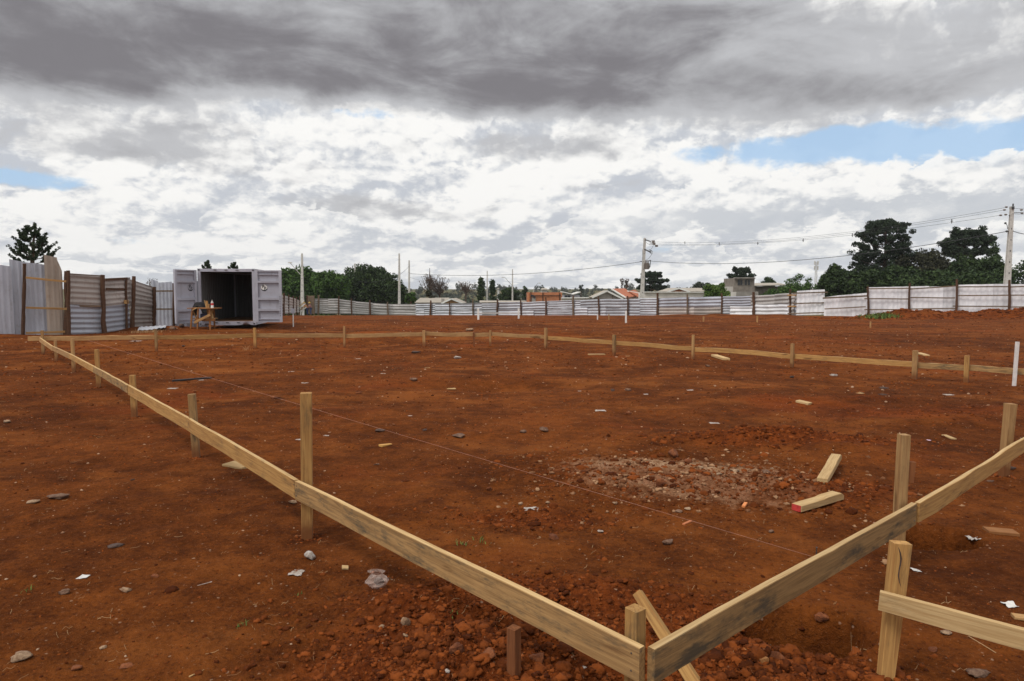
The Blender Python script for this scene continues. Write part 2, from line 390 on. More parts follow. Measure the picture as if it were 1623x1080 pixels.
class MB:
    def __init__(s): s.v = []; s.f = []; s.m = []; s.mi = 0
    def add(s, vs, fs):
        b = len(s.v); s.v += [tuple(v) for v in vs]; s.f += [tuple(i + b for i in f) for f in fs]; s.m += [s.mi] * len(fs); return s
    def box(s, c, d, rz=0.0, M3=None):
        x, y, z = d[0] / 2, d[1] / 2, d[2] / 2
        vs = [Vector((sx * x, sy * y, sz * z)) for sz in (-1, 1) for sy in (-1, 1) for sx in (-1, 1)]
        m = M3 if M3 is not None else Matrix.Rotation(rz, 3, 'Z')
        return s.add([m @ v + Vector(c) for v in vs], [(0, 2, 3, 1), (4, 5, 7, 6), (0, 1, 5, 4), (2, 6, 7, 3), (0, 4, 6, 2), (1, 3, 7, 5)])
    def bar(s, a, b, w, h, up=(0, 0, 1)):
        a = Vector(a); b = Vector(b); x = (b - a).normalized(); up = Vector(up)
        if abs(x.dot(up)) > .98: up = Vector((1, 0, 0))
        y = up.cross(x).normalized(); z = x.cross(y)
        m = Matrix((x, y, z)).transposed()
        return s.box((a + b) / 2, ((b - a).length, w, h), M3=m)
    def tube(s, pts, rad, n=6, cap=True):
        pts = [Vector(p) for p in pts]
        if not hasattr(rad, '__len__'): rad = [rad] * len(pts)
        rings = []; b = len(s.v); fs = []; vs = []
        ref = Vector((.3, .2, .93))
        for i, p in enumerate(pts):
            t = (pts[min(i + 1, len(pts) - 1)] - pts[max(i - 1, 0)]).normalized()
            q = ref if abs(t.dot(ref)) < .95 else Vector((1, 0, 0))
            x = t.cross(q).normalized(); y = t.cross(x)
            for k in range(n):
                a = 2 * math.pi * k / n; vs.append(p + (x * math.cos(a) + y * math.sin(a)) * rad[i])
        for i in range(len(pts) - 1):
            for k in range(n):
                k2 = (k + 1) % n; fs.append((i * n + k, i * n + k2, (i + 1) * n + k2, (i + 1) * n + k))
        if cap: fs.append(tuple(range(n))); fs.append(tuple((len(pts) - 1) * n + k for k in reversed(range(n))))
        return s.add(vs, fs)
    def ball(s, c, r, sx=1, sy=1, sz=1, nu=8, nv=5):
        vs = [Vector((0, 0, -1))]; fs = []
        for j in range(1, nv):
            a = -math.pi / 2 + math.pi * j / nv
            for i in range(nu):
                t = 2 * math.pi * i / nu; vs.append(Vector((math.cos(a) * math.cos(t), math.cos(a) * math.sin(t), math.sin(a))))
        vs.append(Vector((0, 0, 1)))
        for i in range(nu):
            i2 = (i + 1) % nu; fs.append((0, 1 + i2, 1 + i)); fs.append((len(vs) - 1, 1 + (nv - 2) * nu + i, 1 + (nv - 2) * nu + i2))
            for j in range(nv - 2): fs.append((1 + j * nu + i, 1 + j * nu + i2, 1 + (j + 1) * nu + i2, 1 + (j + 1) * nu + i))
        return s.add([Vector((v.x * sx, v.y * sy, v.z * sz)) * r + Vector(c) for v in vs], fs)
    def mesh(s, name, smooth=False):
        me = bpy.data.meshes.new(name); me.from_pydata(s.v, [], s.f)
        if any(s.m): me.polygons.foreach_set('material_index', s.m)
        if smooth: me.polygons.foreach_set('use_smooth', [True] * len(s.f))
        me.validate(); me.update(); return me
    def build(s, name, mat, parent=None, smooth=False):
        """vertices are in world space; the object keeps them relative to its parent"""
        if parent is not None:
            w = world_loc(parent); s.v = [(v[0] - w.x, v[1] - w.y, v[2] - w.z) for v in s.v]
        return link(name, s.mesh(name, smooth), mat, parent)
def np_mesh(name, V, F, mats, smooth=False, mi=None):
    """V (n,3) float, F (m,k) int"""
    me = bpy.data.meshes.new(name); k = F.shape[1]
    me.vertices.add(len(V)); me.vertices.foreach_set('co', np.ascontiguousarray(V, dtype=np.float32).ravel())
    me.loops.add(F.size); me.loops.foreach_set('vertex_index', np.ascontiguousarray(F, dtype=np.int32).ravel())
    me.polygons.add(len(F)); me.polygons.foreach_set('loop_start', np.arange(0, F.size, k, dtype=np.int32))
    me.polygons.foreach_set('loop_total', np.full(len(F), k, dtype=np.int32))
    if smooth: me.polygons.foreach_set('use_smooth', np.ones(len(F), dtype=bool))
    if mi is not None: me.polygons.foreach_set('material_index', np.asarray(mi, dtype=np.int32))
    me.update(calc_edges=True)
    return me
def frame(a, b, up=(0, 0, 1)):
    x = (b - a).normalized(); up = Vector(up)
    if abs(x.dot(up)) > .98: up = Vector((0, 1, 0))
    y = up.cross(x).normalized(); z = x.cross(y)
    return Matrix((x, y, z)).transposed()
_bn = [0]
def beam(name, a, b, w, h, mat, parent=None, up=(0, 0, 1), seg=10, wob=.004, ch=.0025, taper=(1, 1), roll=0.0):
    """a sawn piece from a to b (centre line), w across, h along up; its own X runs with the grain"""
    a = Vector(a); b = Vector(b); L = (b - a).length; m = frame(a, b, up)
    if roll: m = m @ Matrix.Rotation(roll, 3, 'X')
    _bn[0] += 1; sd = _bn[0] * 13.7
    vs = []; fs = []
    for i in range(seg + 1):
        t = i / seg; k = taper[0] + (taper[1] - taper[0]) * t
        hw, hh = w / 2 * k, h / 2 * k
        oy = wob * 2 * float(vn(t * L * 1.6, sd, 5)); oz = wob * 2 * float(vn(t * L * 1.3, sd, 6))
        dh = 1 + .03 * float(vn(t * L * 5, sd, 7)); 
        for (y, z) in ((-hw + ch, -hh), (hw - ch, -hh), (hw, -hh + ch), (hw, hh - ch), (hw - ch, hh), (-hw + ch, hh), (-hw, hh - ch), (-hw, -hh + ch)):
            e = wob * .35 * float(vn(t * L * 9 + y * 40, z * 30 + sd, 8))
            vs.append((t * L, y * dh + oy + e, z * dh + oz + e))
    for i in range(seg):
        for k in range(8):
            k2 = (k + 1) % 8; fs.append((i * 8 + k, i * 8 + k2, (i + 1) * 8 + k2, (i + 1) * 8 + k))
    fs.append(tuple(reversed(range(8)))); fs.append(tuple(seg * 8 + k for k in range(8)))
    me = bpy.data.meshes.new(name); me.from_pydata(vs, [], fs); me.update()
    return link(name, me, mat, parent, a, m.to_euler())
def sheet(name, a, b, h0, h1, mat, parent, vert=True, period=.2, amp=.018, dent=.03, over=0.0, trim=None, lean=0.0, curl=0.0):
    """corrugated sheet standing on the line a-b (bottom edge); h0/h1 the heights at its ends"""
    a = Vector(a); b = Vector(b); L = (b - a).length
    ang_ = math.atan2(b.y - a.y, b.x - a.x)
    _bn[0] += 1; sd = _bn[0] * 7.31
    prof = [0, .2, .35, .65, .8, 1.0]; pv = [0, 0, 1, 1, 0, 0]
    nx = max(2, int(L / .4)) if not vert else 0
    H = max(h0, h1)
    xs = np.array(sorted(set([round(min(L, (i + p) * period), 4) for i in range(int(L / period) + 1) for p in prof[:-1]] + [0, L]))) if vert else np.linspace(0, L, max(4, int(L / .35)) + 1)
    zs = np.linspace(0, 1, 7) if vert else np.array(sorted(set([round(min(1, (i + p) * period / H), 5) for i in range(int(H / period) + 1) for p in prof[:-1]] + [0, 1])))
    X, Z = np.meshgrid(xs, zs)
    hh = h0 + (h1 - h0) * X / L
    ph = (X / period if vert else Z * H / period) % 1.0
    off = amp * np.interp(ph, prof, pv)
    off = off + dent * vn(X * .9, Z * H * .9 + sd, 3) + dent * .5 * vn(X * 2.3, Z * H * 2.3 + sd, 4)
    off = off + lean * Z * hh + curl * (X / L) ** 2 * Z
    Zw = Z * hh + (b.z - a.z) * X / L + (.05 * vn(X * .7, 0 * X + sd, 9) if not vert else .012 * vn(X * 3, 0 * X + sd, 9))
    V = np.stack([X, -off, Zw], -1).reshape(-1, 3)
    n, m_ = len(zs), len(xs)
    i = np.arange(n * m_).reshape(n, m_)
    F = np.stack([i[:-1, :-1], i[:-1, 1:], i[1:, 1:], i[1:, :-1]], -1).reshape(-1, 4)
    me = np_mesh(name, V, F, None)
    return link(name, me, mat, parent, a, (0, 0, ang_))
def crooked_post(name, base, top, r, mat, parent, n=7):
    b = Vector(base); t = Vector(top); mb = MB(); _bn[0] += 1; k = 7
    pts = []; rs = []
    for i in range(k + 1):
        f = i / k; p = b.lerp(t, f)
        p = p + Vector((float(vn(f * 4, _bn[0] * 3.1, 1)), float(vn(f * 4, _bn[0] * 3.1, 2)), 0)) * r * .8
        pts.append(p); rs.append(r * (1.08 - .2 * f) * (1 + .25 * float(vn(f * 9, _bn[0] * 5.3, 4))))
    return mb.tube(pts, rs, n).build(name, mat, parent)
# ------------------------------------------------------------------ ground
def build_ground():
    r = [.3]
    while r[-1] < 2.0: r.append(r[-1] * 1.04)
    while r[-1] < 30: r.append(r[-1] * 1.0052)
    while r[-1] < 110: r.append(r[-1] * 1.010)
    while r[-1] < 1250: r.append(r[-1] * 1.035)
    r = np.array(r)
    th = np.concatenate([np.linspace(-180, -62, 28, endpoint=False), np.linspace(-62, -41, 60, endpoint=False),
                         np.arange(-41, 41, .115), np.linspace(41, 62, 60, endpoint=False), np.linspace(62, 180, 28, endpoint=False)])
    TH, RR = np.meshgrid(np.radians(th), r)
    X = RR * np.sin(TH); Y = RR * np.cos(TH); Z = ground_z(X, Y)
    n, m = X.shape
    V = np.stack([X, Y, Z], -1).reshape(-1, 3)
    V = np.vstack([V, [[0, 0, float(ground_z(0, 0))]]])
    i = np.arange(n * m).reshape(n, m); j = np.roll(i, -1, axis=1)
    F = np.stack([i[:-1], i[1:], j[1:], j[:-1]], -1).reshape(-1, 4)
    c = n * m
    F0 = np.stack([i[0], j[0], np.full(m, c), np.full(m, c)], -1)
    me = np_mesh('ground', V, F[:, ::-1], None, smooth=True)
    # close the little hole under the photographer with a fan
    x, y = V[:-1, 0], V[:-1, 1]
    rf = np.append(rough(x, y), 0)
    # inside the site the soil is bare: fence line as depth over bearing
    fu = np.array([-90, -40, -33, -26, -17, 0, 8, 14, 19, 24, 30, 37, 90]); fd = np.array([24, 24, 27, 33, 88, 90, 86, 77, 66, 58, 56, 51.5, 45])
    bear = np.degrees(np.arctan2(x, y)); yy = np.interp(bear, fu, fd)
    site = np.append(np.clip((yy - y) / 1.2 + .3, 0, 1) * 1.0, 1)
    for nm, arr in (('turned', rf), ('site', site)):
        a = me.attributes.new(nm, 'FLOAT', 'POINT'); a.data.foreach_set('value', arr.astype(np.float32))
    m_, b = material('red soil')
    t = nnode('ShaderNodeTexCoord'); co = S(t.outputs['Object'])
    def attr(k): return S(nnode('ShaderNodeAttribute', attribute_name=k).outputs['Fac'])
    tr = attr('turned'); st = attr('site')
    big = noise(co, .16, 4, .55, .3); mid = noise(co, .9, 5, .62, .2); sm = noise(co, 5.5, 6, .68); gr = noise(co, 32, 5, .7); gg = noise(co, 120, 3, .7)
    streak = noise(scalev(co, (.25, 1.3, 1)), .5, 5, .6, .4)
    f = big * .25 + mid * .29 + sm * .26 + gr * .20
    col = mix(ss(f, .39, .62), (.058, .0150, .0035), (.208, .0585, .0112))
    col = mix(ss(streak * .6 + mid * .4, .50, .66, 0, .55), col, (.290, .095, .022))
    col = mix(ss(noise(co, .33, 4, .6, .5), .55, .68, 0, .45), col, (.23, .046, .0085))
    # pale lime-like rubble dust on one patch
    cx = nnode('ShaderNodeSeparateXYZ'); setin(cx, 0, co); px, py = S(cx.outputs[0]), S(cx.outputs[1])
    d1 = S.math('POWER', S.math('ABSOLUTE', (px - 1.55) * .95 + (py - 6.0) * .25), 2.0) + S.math('POWER', S.math('ABSOLUTE', (py - 5.95) * 1.25), 2.0)
    pale = ss(S.math('EXPONENT', d1 * -1.0) * .70 + sm * .50 + mid * .34, .62, .95)
    col = mix(pale * .85, col, mix(ss(sm * .6 + gr * .4, .42, .6), (.36, .19, .09), (.60, .44, .28)))
    turned = ss(tr + (sm - .5) * .5, .15, .7)
    col = mix(turned * .75, col, mix(ss(gr * .5 + sm * .5, .35, .65), (.060, .0125, .0036), (.205, .046, .0095)))
    spk = noise(co, 58, 4, .75)
    col = mix(ss(spk * .6 + gg * .4, .56, .68, 0, .65), col, (.36, .175, .085))
    col = mix(ss(spk * .5 + gr * .5, .46, .34, 0, .75), col, (.032, .010, .005))
    dk = noise(co, 2.3, 5, .7, .5)
    col = mix(ss(dk, .55, .70, 0, .55), col, (.060, .017, .007))
    fl = nnode('ShaderNodeTexVoronoi'); fl.inputs['Scale'].default_value = 26; S.nt.links.new(co.k, fl.inputs['Vector'])
    rr = S(nnode('ShaderNodeSeparateColor').inputs[0]) if False else None
    sc_ = nnode('ShaderNodeSeparateColor'); S.nt.links.new(fl.outputs['Color'], sc_.inputs[0])
    fleck = ss(S(fl.outputs['Distance']), .24, .12) * ss(S(sc_.outputs[0]), .90, .93)
    col = mix(fleck * .4, col, (.52, .36, .25))
    gcol = mix(ss(noise(co, .05, 5, .6), .4, .6), (.075, .085, .035), (.15, .115, .06))
    col = mix(ss(st, .3, .7, 1, 0), col, gcol)
    S.nt.links.new(col.k, b.inputs['Base Color'])
    b.inputs['Roughness'].default_value = .95; b.inputs['Specular IOR Level'].default_value = .05
    h = sm * .30 + gr * .35 + spk * .2 + gg * .15
    bump(b, h, 1.0, .05)
    o = link('ground', me, m_); o['kind'] = 'structure'
    return o
ground = build_ground()
gh = lambda x, y: float(ground_z(x, y))

# ------------------------------------------------------------------ clods, gravel, straw (beyond counting)
def ico(sub):
    t = (1 + 5 ** .5) / 2
    v = [(-1, t, 0), (1, t, 0), (-1, -t, 0), (1, -t, 0), (0, -1, t), (0, 1, t), (0, -1, -t), (0, 1, -t), (t, 0, -1), (t, 0, 1), (-t, 0, -1), (-t, 0, 1)]
    f = [(0, 11, 5), (0, 5, 1), (0, 1, 7), (0, 7, 10), (0, 10, 11), (1, 5, 9), (5, 11, 4), (11, 10, 2), (10, 7, 6), (7, 1, 8), (3, 9, 4), (3, 4, 2), (3, 2, 6), (3, 6, 8), (3, 8, 9), (4, 9, 5), (2, 4, 11), (6, 2, 10), (8, 6, 7), (9, 8, 1)]
    v = [Vector(q).normalized() for q in v]
    for _ in range(sub):
        c = {}; nf = []
        def mp(a, b):
            k = (min(a, b), max(a, b))
            if k not in c: v.append(((v[a] + v[b]) / 2).normalized()); c[k] = len(v) - 1
            return c[k]
        for a, b, d in f:
            e, g, h = mp(a, b), mp(b, d), mp(d, a); nf += [(a, e, h), (b, g, e), (d, h, g), (e, g, h)]
        f = nf
    return np.array([list(q) for q in v]), np.array(f)
IC0, IC1, IC2 = ico(0), ico(1), ico(2)
def lumps(name, xy, size, tmpl, mat, sink=.3, jag=.5, flat=(.35, .8)):
    tv, tf = tmpl; n = len(xy); k = len(tv)
    V = np.repeat(tv[None], n, 0)
    V = V * (1 + jag * (rng.random((n, k, 1)) - .5) * 2)
    V = V * (np.stack([rng.uniform(.7, 1.2, n), rng.uniform(.6, 1, n), rng.uniform(*flat, n)], -1)[:, None])
    a = rng.uniform(0, 2 * np.pi, n); c, s = np.cos(a), np.sin(a)
    x = V[..., 0] * c[:, None] - V[..., 1] * s[:, None]; y = V[..., 0] * s[:, None] + V[..., 1] * c[:, None]
    V = np.stack([x, y, V[..., 2]], -1) * size[:, None, None]
    z = ground_z(xy[:, 0], xy[:, 1]) + size * (flat[0] * .9 - sink)
    V = V + np.stack([xy[:, 0], xy[:, 1], z], -1)[:, None]
    F = (tf[None] + (np.arange(n) * k)[:, None, None]).reshape(-1, 3)
    o = link(name, np_mesh(name, V.reshape(-1, 3), F, None), mat)
    return o
def wedge(n, r0, r1, p=1.0, half=40, keep=None):
    """points spread over the site in front of the camera, thinning with distance"""
    out = np.zeros((0, 2))
    while len(out) < n:
        u = rng.random(n * 2); r = (r0 ** p + u * (r1 ** p - r0 ** p)) ** (1 / p)
        a = np.radians(rng.uniform(-half, half, n * 2)); q = np.stack([r * np.sin(a), r * np.cos(a)], -1)
        if keep is not None: q = q[rng.random(len(q)) < keep(q[:, 0], q[:, 1])]
        out = np.vstack([out, q])
    return out[:n]
def clodmat(name, a, b_):
    m, b = material(name)
    g = nnode('ShaderNodeNewGeometry'); t = nnode('ShaderNodeTexCoord'); n = noise(S(t.outputs['Object']), 45, 4, .65)
    f = S(g.outputs['Random Per Island']) * .65 + n * .5
    S.nt.links.new(mix(ss(f, .15, .95), a, b_).k, b.inputs['Base Color']); b.inputs['Roughness'].default_value = .95
    b.inputs['Specular IOR Level'].default_value = .1
    bump(b, n, .7, .008); return m
M['clod'] = clodmat('red clods', (.048, .0115, .0032), (.215, .055, .0115))
M['pebble'] = clodmat('pale grit', (.20, .09, .045), (.44, .30, .20))
M['tangrit'] = clodmat('tan rubble', (.12, .040, .015), (.38, .22, .12))
turn = lambda x, y: rough(x, y) ** 1.3
q = wedge(17000, 2.0, 11, .6, 42, turn)
o = lumps('soil_clods', q, .0025 + .018 * rng.random(len(q)) ** 4.0, IC1, 'clod')
tag(o, 'loose red clods of freshly dug soil heaped around the near corner and ridges', 'soil clods', kind='stuff')
q = wedge(420, 2.0, 11, .6, 42, turn)
o = lumps('large_clods', q, .014 + .030 * rng.random(len(q)) ** 2.5, IC2, 'clod', .45, .19)
tag(o, 'fist sized broken red clods in the freshly dug heaps', 'soil clods', kind='stuff')
q = wedge(46000, 2.0, 70, .55, 42)
o = lumps('fine_soil_crumbs', q, (.003 + .011 * rng.random(len(q)) ** 3) * np.clip(np.hypot(q[:, 0], q[:, 1]) / 6, .8, 3.2), IC0, 'clod')
tag(o, 'small red brown crumbs of earth scattered over the whole building site', 'soil crumbs', kind='stuff')
q = wedge(4800, 2.0, 80, .5, 42)
o = lumps('pale_gravel', q, (.0025 + .011 * rng.random(len(q)) ** 4) * np.clip(np.hypot(q[:, 0], q[:, 1]) / 6, .7, 3.2), IC0, 'pebble')
tag(o, 'tiny pale chips and gravel flecking the red ground', 'gravel', kind='stuff')
q = np.stack([1.6 + .85 * rng.standard_normal(1700), 6.0 + .55 * rng.standard_normal(1700)], -1)
o = lumps('rubble_grit', q, .004 + .024 * rng.random(len(q)) ** 6, IC1, 'tangrit')
tag(o, 'crushed tan mortar rubble spread in a patch left of the two loose offcuts', 'rubble', kind='stuff')
q = np.stack([1.6 + .8 * rng.standard_normal(260), 6.05 + .5 * rng.standard_normal(260)], -1)
tag(lumps('rubble_lumps', q, .012 + .045 * rng.random(len(q)) ** 3, IC2, 'clod', .45, .2), 'red earth lumps mixed into the tan rubble patch', 'soil clods', kind='stuff')
q = np.vstack([np.stack([1.08 + .24 * rng.standard_normal(420), 2.84 + .11 * rng.standard_normal(420)], -1), np.stack([2.9 + .75 * rng.standard_normal(480), 7.6 + .2 * rng.standard_normal(480)], -1), np.stack([-.25 + .3 * rng.standard_normal(260), 2.9 + .2 * rng.standard_normal(260)], -1)])
tag(lumps('broken_clay', q, (.006 + .034 * rng.random(len(q)) ** 2.2) * np.where(q[:, 1] > 6, 1.15, 1), IC1, 'clod', .45, .45), 'angular broken clay beside the dug hole, on the far ridge and in the near heap', 'soil clods', kind='stuff')
q = np.stack([rng.uniform(22, 42, 2600), 48.4 + 1.2 * rng.standard_normal(2600)], -1)
tag(lumps('bank_clods', q, .03 + .13 * rng.random(len(q)) ** 3, IC1, 'clod', .4, .3), 'dark red clods on the bank under the white fence', 'soil clods', kind='stuff')
def straws(name, q, L, w, mat, label, cat):
    n = len(q); a = rng.uniform(0, np.pi, n); l = L * rng.uniform(.3, 1, n); k = 4
    V = []
    bend = rng.uniform(-.5, .5, n) * rng.random(n)
    dist = np.clip(np.hypot(q[:, 0], q[:, 1]) / 5, 1, 5)
    for i in range(k):
        t = i / (k - 1) - .5; aa = a + bend * t
        x = q[:, 0] + np.cos(aa) * l * t; y = q[:, 1] + np.sin(aa) * l * t
        z = ground_z(x, y) + .004 + .012 * rng.random(n) * (i % 2)
        for sgn in (-1, 1):
            V.append(np.stack([x - np.sin(aa) * w * sgn * dist, y + np.cos(aa) * w * sgn * dist, z + w * sgn * .6], -1))
    V = np.stack(V, 1)
    F = np.array([(2 * i, 2 * i + 1, 2 * i + 3, 2 * i + 2) for i in range(k - 1)])
    F = (F[None] + (np.arange(n) * 2 * k)[:, None, None]).reshape(-1, 4)
    tag(link(name, np_mesh(name, V.reshape(-1, 3), F, None), mat), label, cat, kind='stuff')
straws('dry_straw', wedge(2300, 2.0, 30, .6, 42), .07, .0006, 'straw', 'thin dry straws and rootlets littered on the red soil', 'straw')

# ------------------------------------------------------------------ timber
def board(name, a, b, h, mat, parent, t=.030, **k):
    """a, b = ends of the top edge in the middle of the thickness"""
    a = Vector(a) - Vector((0, 0, h / 2)); b = Vector(b) - Vector((0, 0, h / 2))
    o = beam(name, a, b, t, h, mat, parent, **k)
    me = o.data; me.materials.append(M['palewood'])          # paler wood on the sawn top edge paints in light from above
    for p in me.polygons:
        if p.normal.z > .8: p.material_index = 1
    return o
def stake(parent, u, vb, vt, w, mat, lean=(0, 0), t=None, off=(0, 0), rz=None, base=None, label=None, taper=(1, 1)):
    g = base if base is not None else gp(u, vb)
    g = Vector((g.x + off[0], g.y + off[1], g.z)); BASES.append((g.x, g.y, w))
    top = P(u, vt, g.y); z = top.z
    rz = stake_dir if rz is None else rz
    s = beam('stake', (g.x, g.y, g.z - .12), (g.x + lean[0], g.y + lean[1], z), w, t or w, mat + '_s' if mat + '_s' in M else mat, parent, up=(math.cos(rz), math.sin(rz), 0), seg=7, wob=.003, taper=taper)
    if label: s['label'] = label
    return s, g
C0 = Vector((.462, 2.335, .392)); HB = .128
BASES = []
# -- left run, from the near corner to the far left corner
lf = thing('batter_board', (C0.x, C0.y, 0), 'long low rail of pale boards running from the near corner to the far left', 'batter board', 'timber setting-out rails round the plot')
Ldir = math.atan2(8.7 - 2.3, -4.8 - .43)
nrm = Vector((math.sin(Ldir), -math.cos(Ldir), 0))           # towards the plot
if nrm.x < 0: nrm = -nrm
stake_dir = Ldir
LS = [(487, 852, 623, .074, 'fresh', (.012, 0)), (312, 726, 625, .068, 'mould', (-.03, 0)), (213.5, 661.5, 595, .068, 'fresh', (-.01, 0)), (157, 615, 554, .062, 'fresh', (-.015, 0)),
      (117, 590, 537, .06, 'farwood', (0, 0)), (89, 573, 540, .055, 'farwood', (0, 0)), (68.5, 563, 524, .06, 'farwood', (0, 0))]
pts = []
for (u, vb, vt, w, m_, ln) in LS:
    s, g = stake(lf, u, vb, vt, w * .96, m_, ln, rz=.22)
    p = g - nrm * (w / 2 + .022); pts.append(Vector((p.x, p.y, 0)))
tops = [762, 662.7, 611, 581, 560.5, 549, 535.5]
for p, (u, *_), v in zip(pts, LS, tops): p.z = P(u, v, p.y).z
line = [C0] + pts
mats = ['fresh', 'fresh', 'mould', 'fresh', 'farwood', 'fresh', 'farwood']
for i in range(len(line) - 1):
    a, b = line[i], line[i + 1]; d = (b - a).normalized()
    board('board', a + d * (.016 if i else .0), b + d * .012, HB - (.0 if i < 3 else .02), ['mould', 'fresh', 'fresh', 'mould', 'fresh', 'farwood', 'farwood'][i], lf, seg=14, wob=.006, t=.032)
# corner stake, brace
cs = beam('corner_stake', (C0.x - .008, C0.y + .094, -.15), (C0.x - .008, C0.y + .094, P(1011, 966, 2.42).z), .056, .056, 'fresh', lf, up=(math.cos(Ldir), math.sin(Ldir), 0), seg=6)
# -- right run
rt = thing('batter_board', (C0.x + .03, C0.y, 0), 'weathered stained rail rising from the near corner to the right edge of the picture', 'batter board', 'timber setting-out rails round the plot')
A = Vector((C0.x + .028, C0.y + .0, .394)); B = P(1450, 797, 4.0); B2 = P(1640, 688, 5.95); B2.z = .40
stake_dir = math.atan2(B.y - A.y, B.x - A.x)
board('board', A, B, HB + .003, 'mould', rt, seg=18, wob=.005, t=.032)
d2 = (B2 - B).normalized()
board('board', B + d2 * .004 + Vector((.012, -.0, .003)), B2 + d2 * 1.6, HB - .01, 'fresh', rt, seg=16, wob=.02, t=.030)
bb = Vector((B.x - .06, B.y + .055, gh(B.x, B.y)))
stake(rt, 1437, 0, 689, .054, 'farwood', (.012, 0), base=bb, taper=(1.05, 1), rz=.1)
beam('splice_block', (bb.x + .05, bb.y - .0, .50), (bb.x + .06, bb.y, .625), .022, .055, 'redstake', rt, up=(1, 0, 0), seg=3)
g = gp(1590, 757)
stake(rt, 1593, 757, 640, .070, 'farwood', (.03, 0), base=g, taper=(.9, 1.05), rz=.1)
def nailhead(p, n_, parent):
    n_ = Vector(n_).normalized(); MB().tube([p, p + n_ * .003], [.0038, .0032], 8).build('nail', 'steel', parent)
for (q_, i_) in ((line[1], 0), (line[1], 1), (line[2], 1), (line[2], 2), (line[3], 2)):
    for dz_ in (.028, .092):
        nailhead(q_ - nrm * .0165 + Vector((math.cos(Ldir) * (.02 if i_ % 2 else -.02), math.sin(Ldir) * (.02 if i_ % 2 else -.02), -dz_)), -nrm, lf)
for dz_ in (.03, .095):
    nailhead(C0 - nrm * .0165 + Vector((math.cos(Ldir) * .035, math.sin(Ldir) * .035, -dz_)), -nrm, lf)
    rd_ = (B - A).normalized(); rn_ = Vector((rd_.y, -rd_.x, 0)); nailhead(A + rn_ * .0165 + rd_ * .04 - Vector((0, 0, dz_)), rn_, rt); nailhead(B + rn_ * .0165 - rd_ * .05 - Vector((0, 0, dz_)), rn_, rt)
e_ = B2 + d2 * 1.45; stake(rt, 0, 0, 640, .07, 'farwood', base=Vector((e_.x - .05, e_.y + .05, gh(e_.x, e_.y))), rz=.1)
# -- far side runs
fr = thing('batter_board', gp(777, 549), 'distant low rail of brown boards on short stakes in front of the container', 'batter board', 'timber setting-out rails round the plot')
stake_dir = 0.0
BS = [(248, 558, 522, 531, .055), (404.5, 553, 520, 529.5, .07), (546, 551, 517, 529.3, .055), (672, 549.5, 524, 527.6, .075), (751, 549, 527, 527.8, .05), (777, 549, 524, 527, .06)]
prev = None
c1 = pts[-1]; line = [Vector((c1.x - .45, c1.y + .2, P(48, 535, c1.y).z)), Vector((c1.x + .05, c1.y + .12, c1.z + .01))]
for i, (u, vb, vt, vr, w) in enumerate(BS):
    s, g = stake(fr, u, vb, vt, w, ['mould', 'fresh', 'farwood', 'farwood', 'redstake', 'farwood'][i], rz=0.0)
    p = Vector((g.x, g.y + w / 2 + .018, P(u, vr, g.y).z)); line.append(p)
mlist = ['farwood', 'farwood', 'fresh', 'farwood', 'farwood', 'farwood', 'farwood']
for i in range(len(line) - 1):
    a, b = line[i], line[i + 1]; k = max(1, int(round((b - a).length / 3.2)))
    for j in range(k):
        p0 = a.lerp(b, j / k); p1 = a.lerp(b, (j + 1) / k); d = (p1 - p0).normalized()
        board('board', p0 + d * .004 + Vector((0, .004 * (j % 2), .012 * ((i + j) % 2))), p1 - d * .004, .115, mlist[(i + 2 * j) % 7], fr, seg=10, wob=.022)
fr2 = thing('batter_board', gp(865, 553), 'rail of tan boards behind short stakes, sloping down to the right edge of the site', 'batter board', 'timber setting-out rails round the plot')
CS = [(865, 553, 520, 532.8, .07, 'farwood'), (973, 563.5, 531, 541, .07, 'mould'), (1098, 571, 531, 550, .055, 'farwood'), (1255, 583.5, 545, 562, .065, 'farwood'), (1449, 601.5, 556, 575, .085, 'farwood'), (1531, 607, 564, 580.5, .075, 'fresh')]
line = [line[-1] + Vector((.03, -.03, .002))]
for (u, vb, vt, vr, w, m_) in CS:
    s, g = stake(fr2, u, vb, vt, w, m_, rz=-.72)
    p = Vector((g.x + w * .33 + .012, g.y + w * .42 + .012, P(u, vr, g.y).z)); line.append(p)
e = gp(1640, 615); line.append(Vector((e.x + .3, e.y, P(1640, 589, e.y).z)))
for i in range(len(line) - 1):
    a, b = line[i], line[i + 1]; d = (b - a).normalized()
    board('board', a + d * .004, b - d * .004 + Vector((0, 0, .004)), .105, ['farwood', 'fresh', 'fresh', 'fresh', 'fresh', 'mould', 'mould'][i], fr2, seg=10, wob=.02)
# -- short near rail at the right edge
nr = thing('batter_board', (1.62, 2.8, 0), 'short pale board nailed across a thick stake in the lower right corner', 'batter board', 'timber setting-out rails round the plot')
g = Vector((1.605, 2.80, gh(1.6, 2.8)))
beam('stake', (g.x - .03, g.y, -.25), (g.x + .035, g.y + .01, P(1430, 862, 2.8).z), .072, .045, 'fresh', nr, up=(0, 1, 0), seg=9, taper=(.76, 1.06), wob=.006)
ns_ = bpy.data.objects[[o_.name for o_ in nr.children][-1]]; sp = MB()
sp.tube([P(1422 + 3 * math.sin(i * .9) + i * .5, 868 + i * 9, 2.774) for i in range(8)], [.001, .003, .0035, .003, .0025, .003, .002, .0005], 5); sp.build('split', 'darkstone', ns_) if False else None
w0 = [P(1424 + 3 * math.sin(i * .9) + i * .6, 868 + i * 9, 2.7735) for i in range(8)]; mw = ns_.matrix_basis.copy(); mw.translation = world_loc(ns_); mi_ = mw.inverted()
sp = MB().tube([mi_ @ p for p in w0], [.001, .003, .0035, .003, .0025, .003, .002, .0005], 5); link('split', sp.mesh('split'), 'darkstone', ns_)
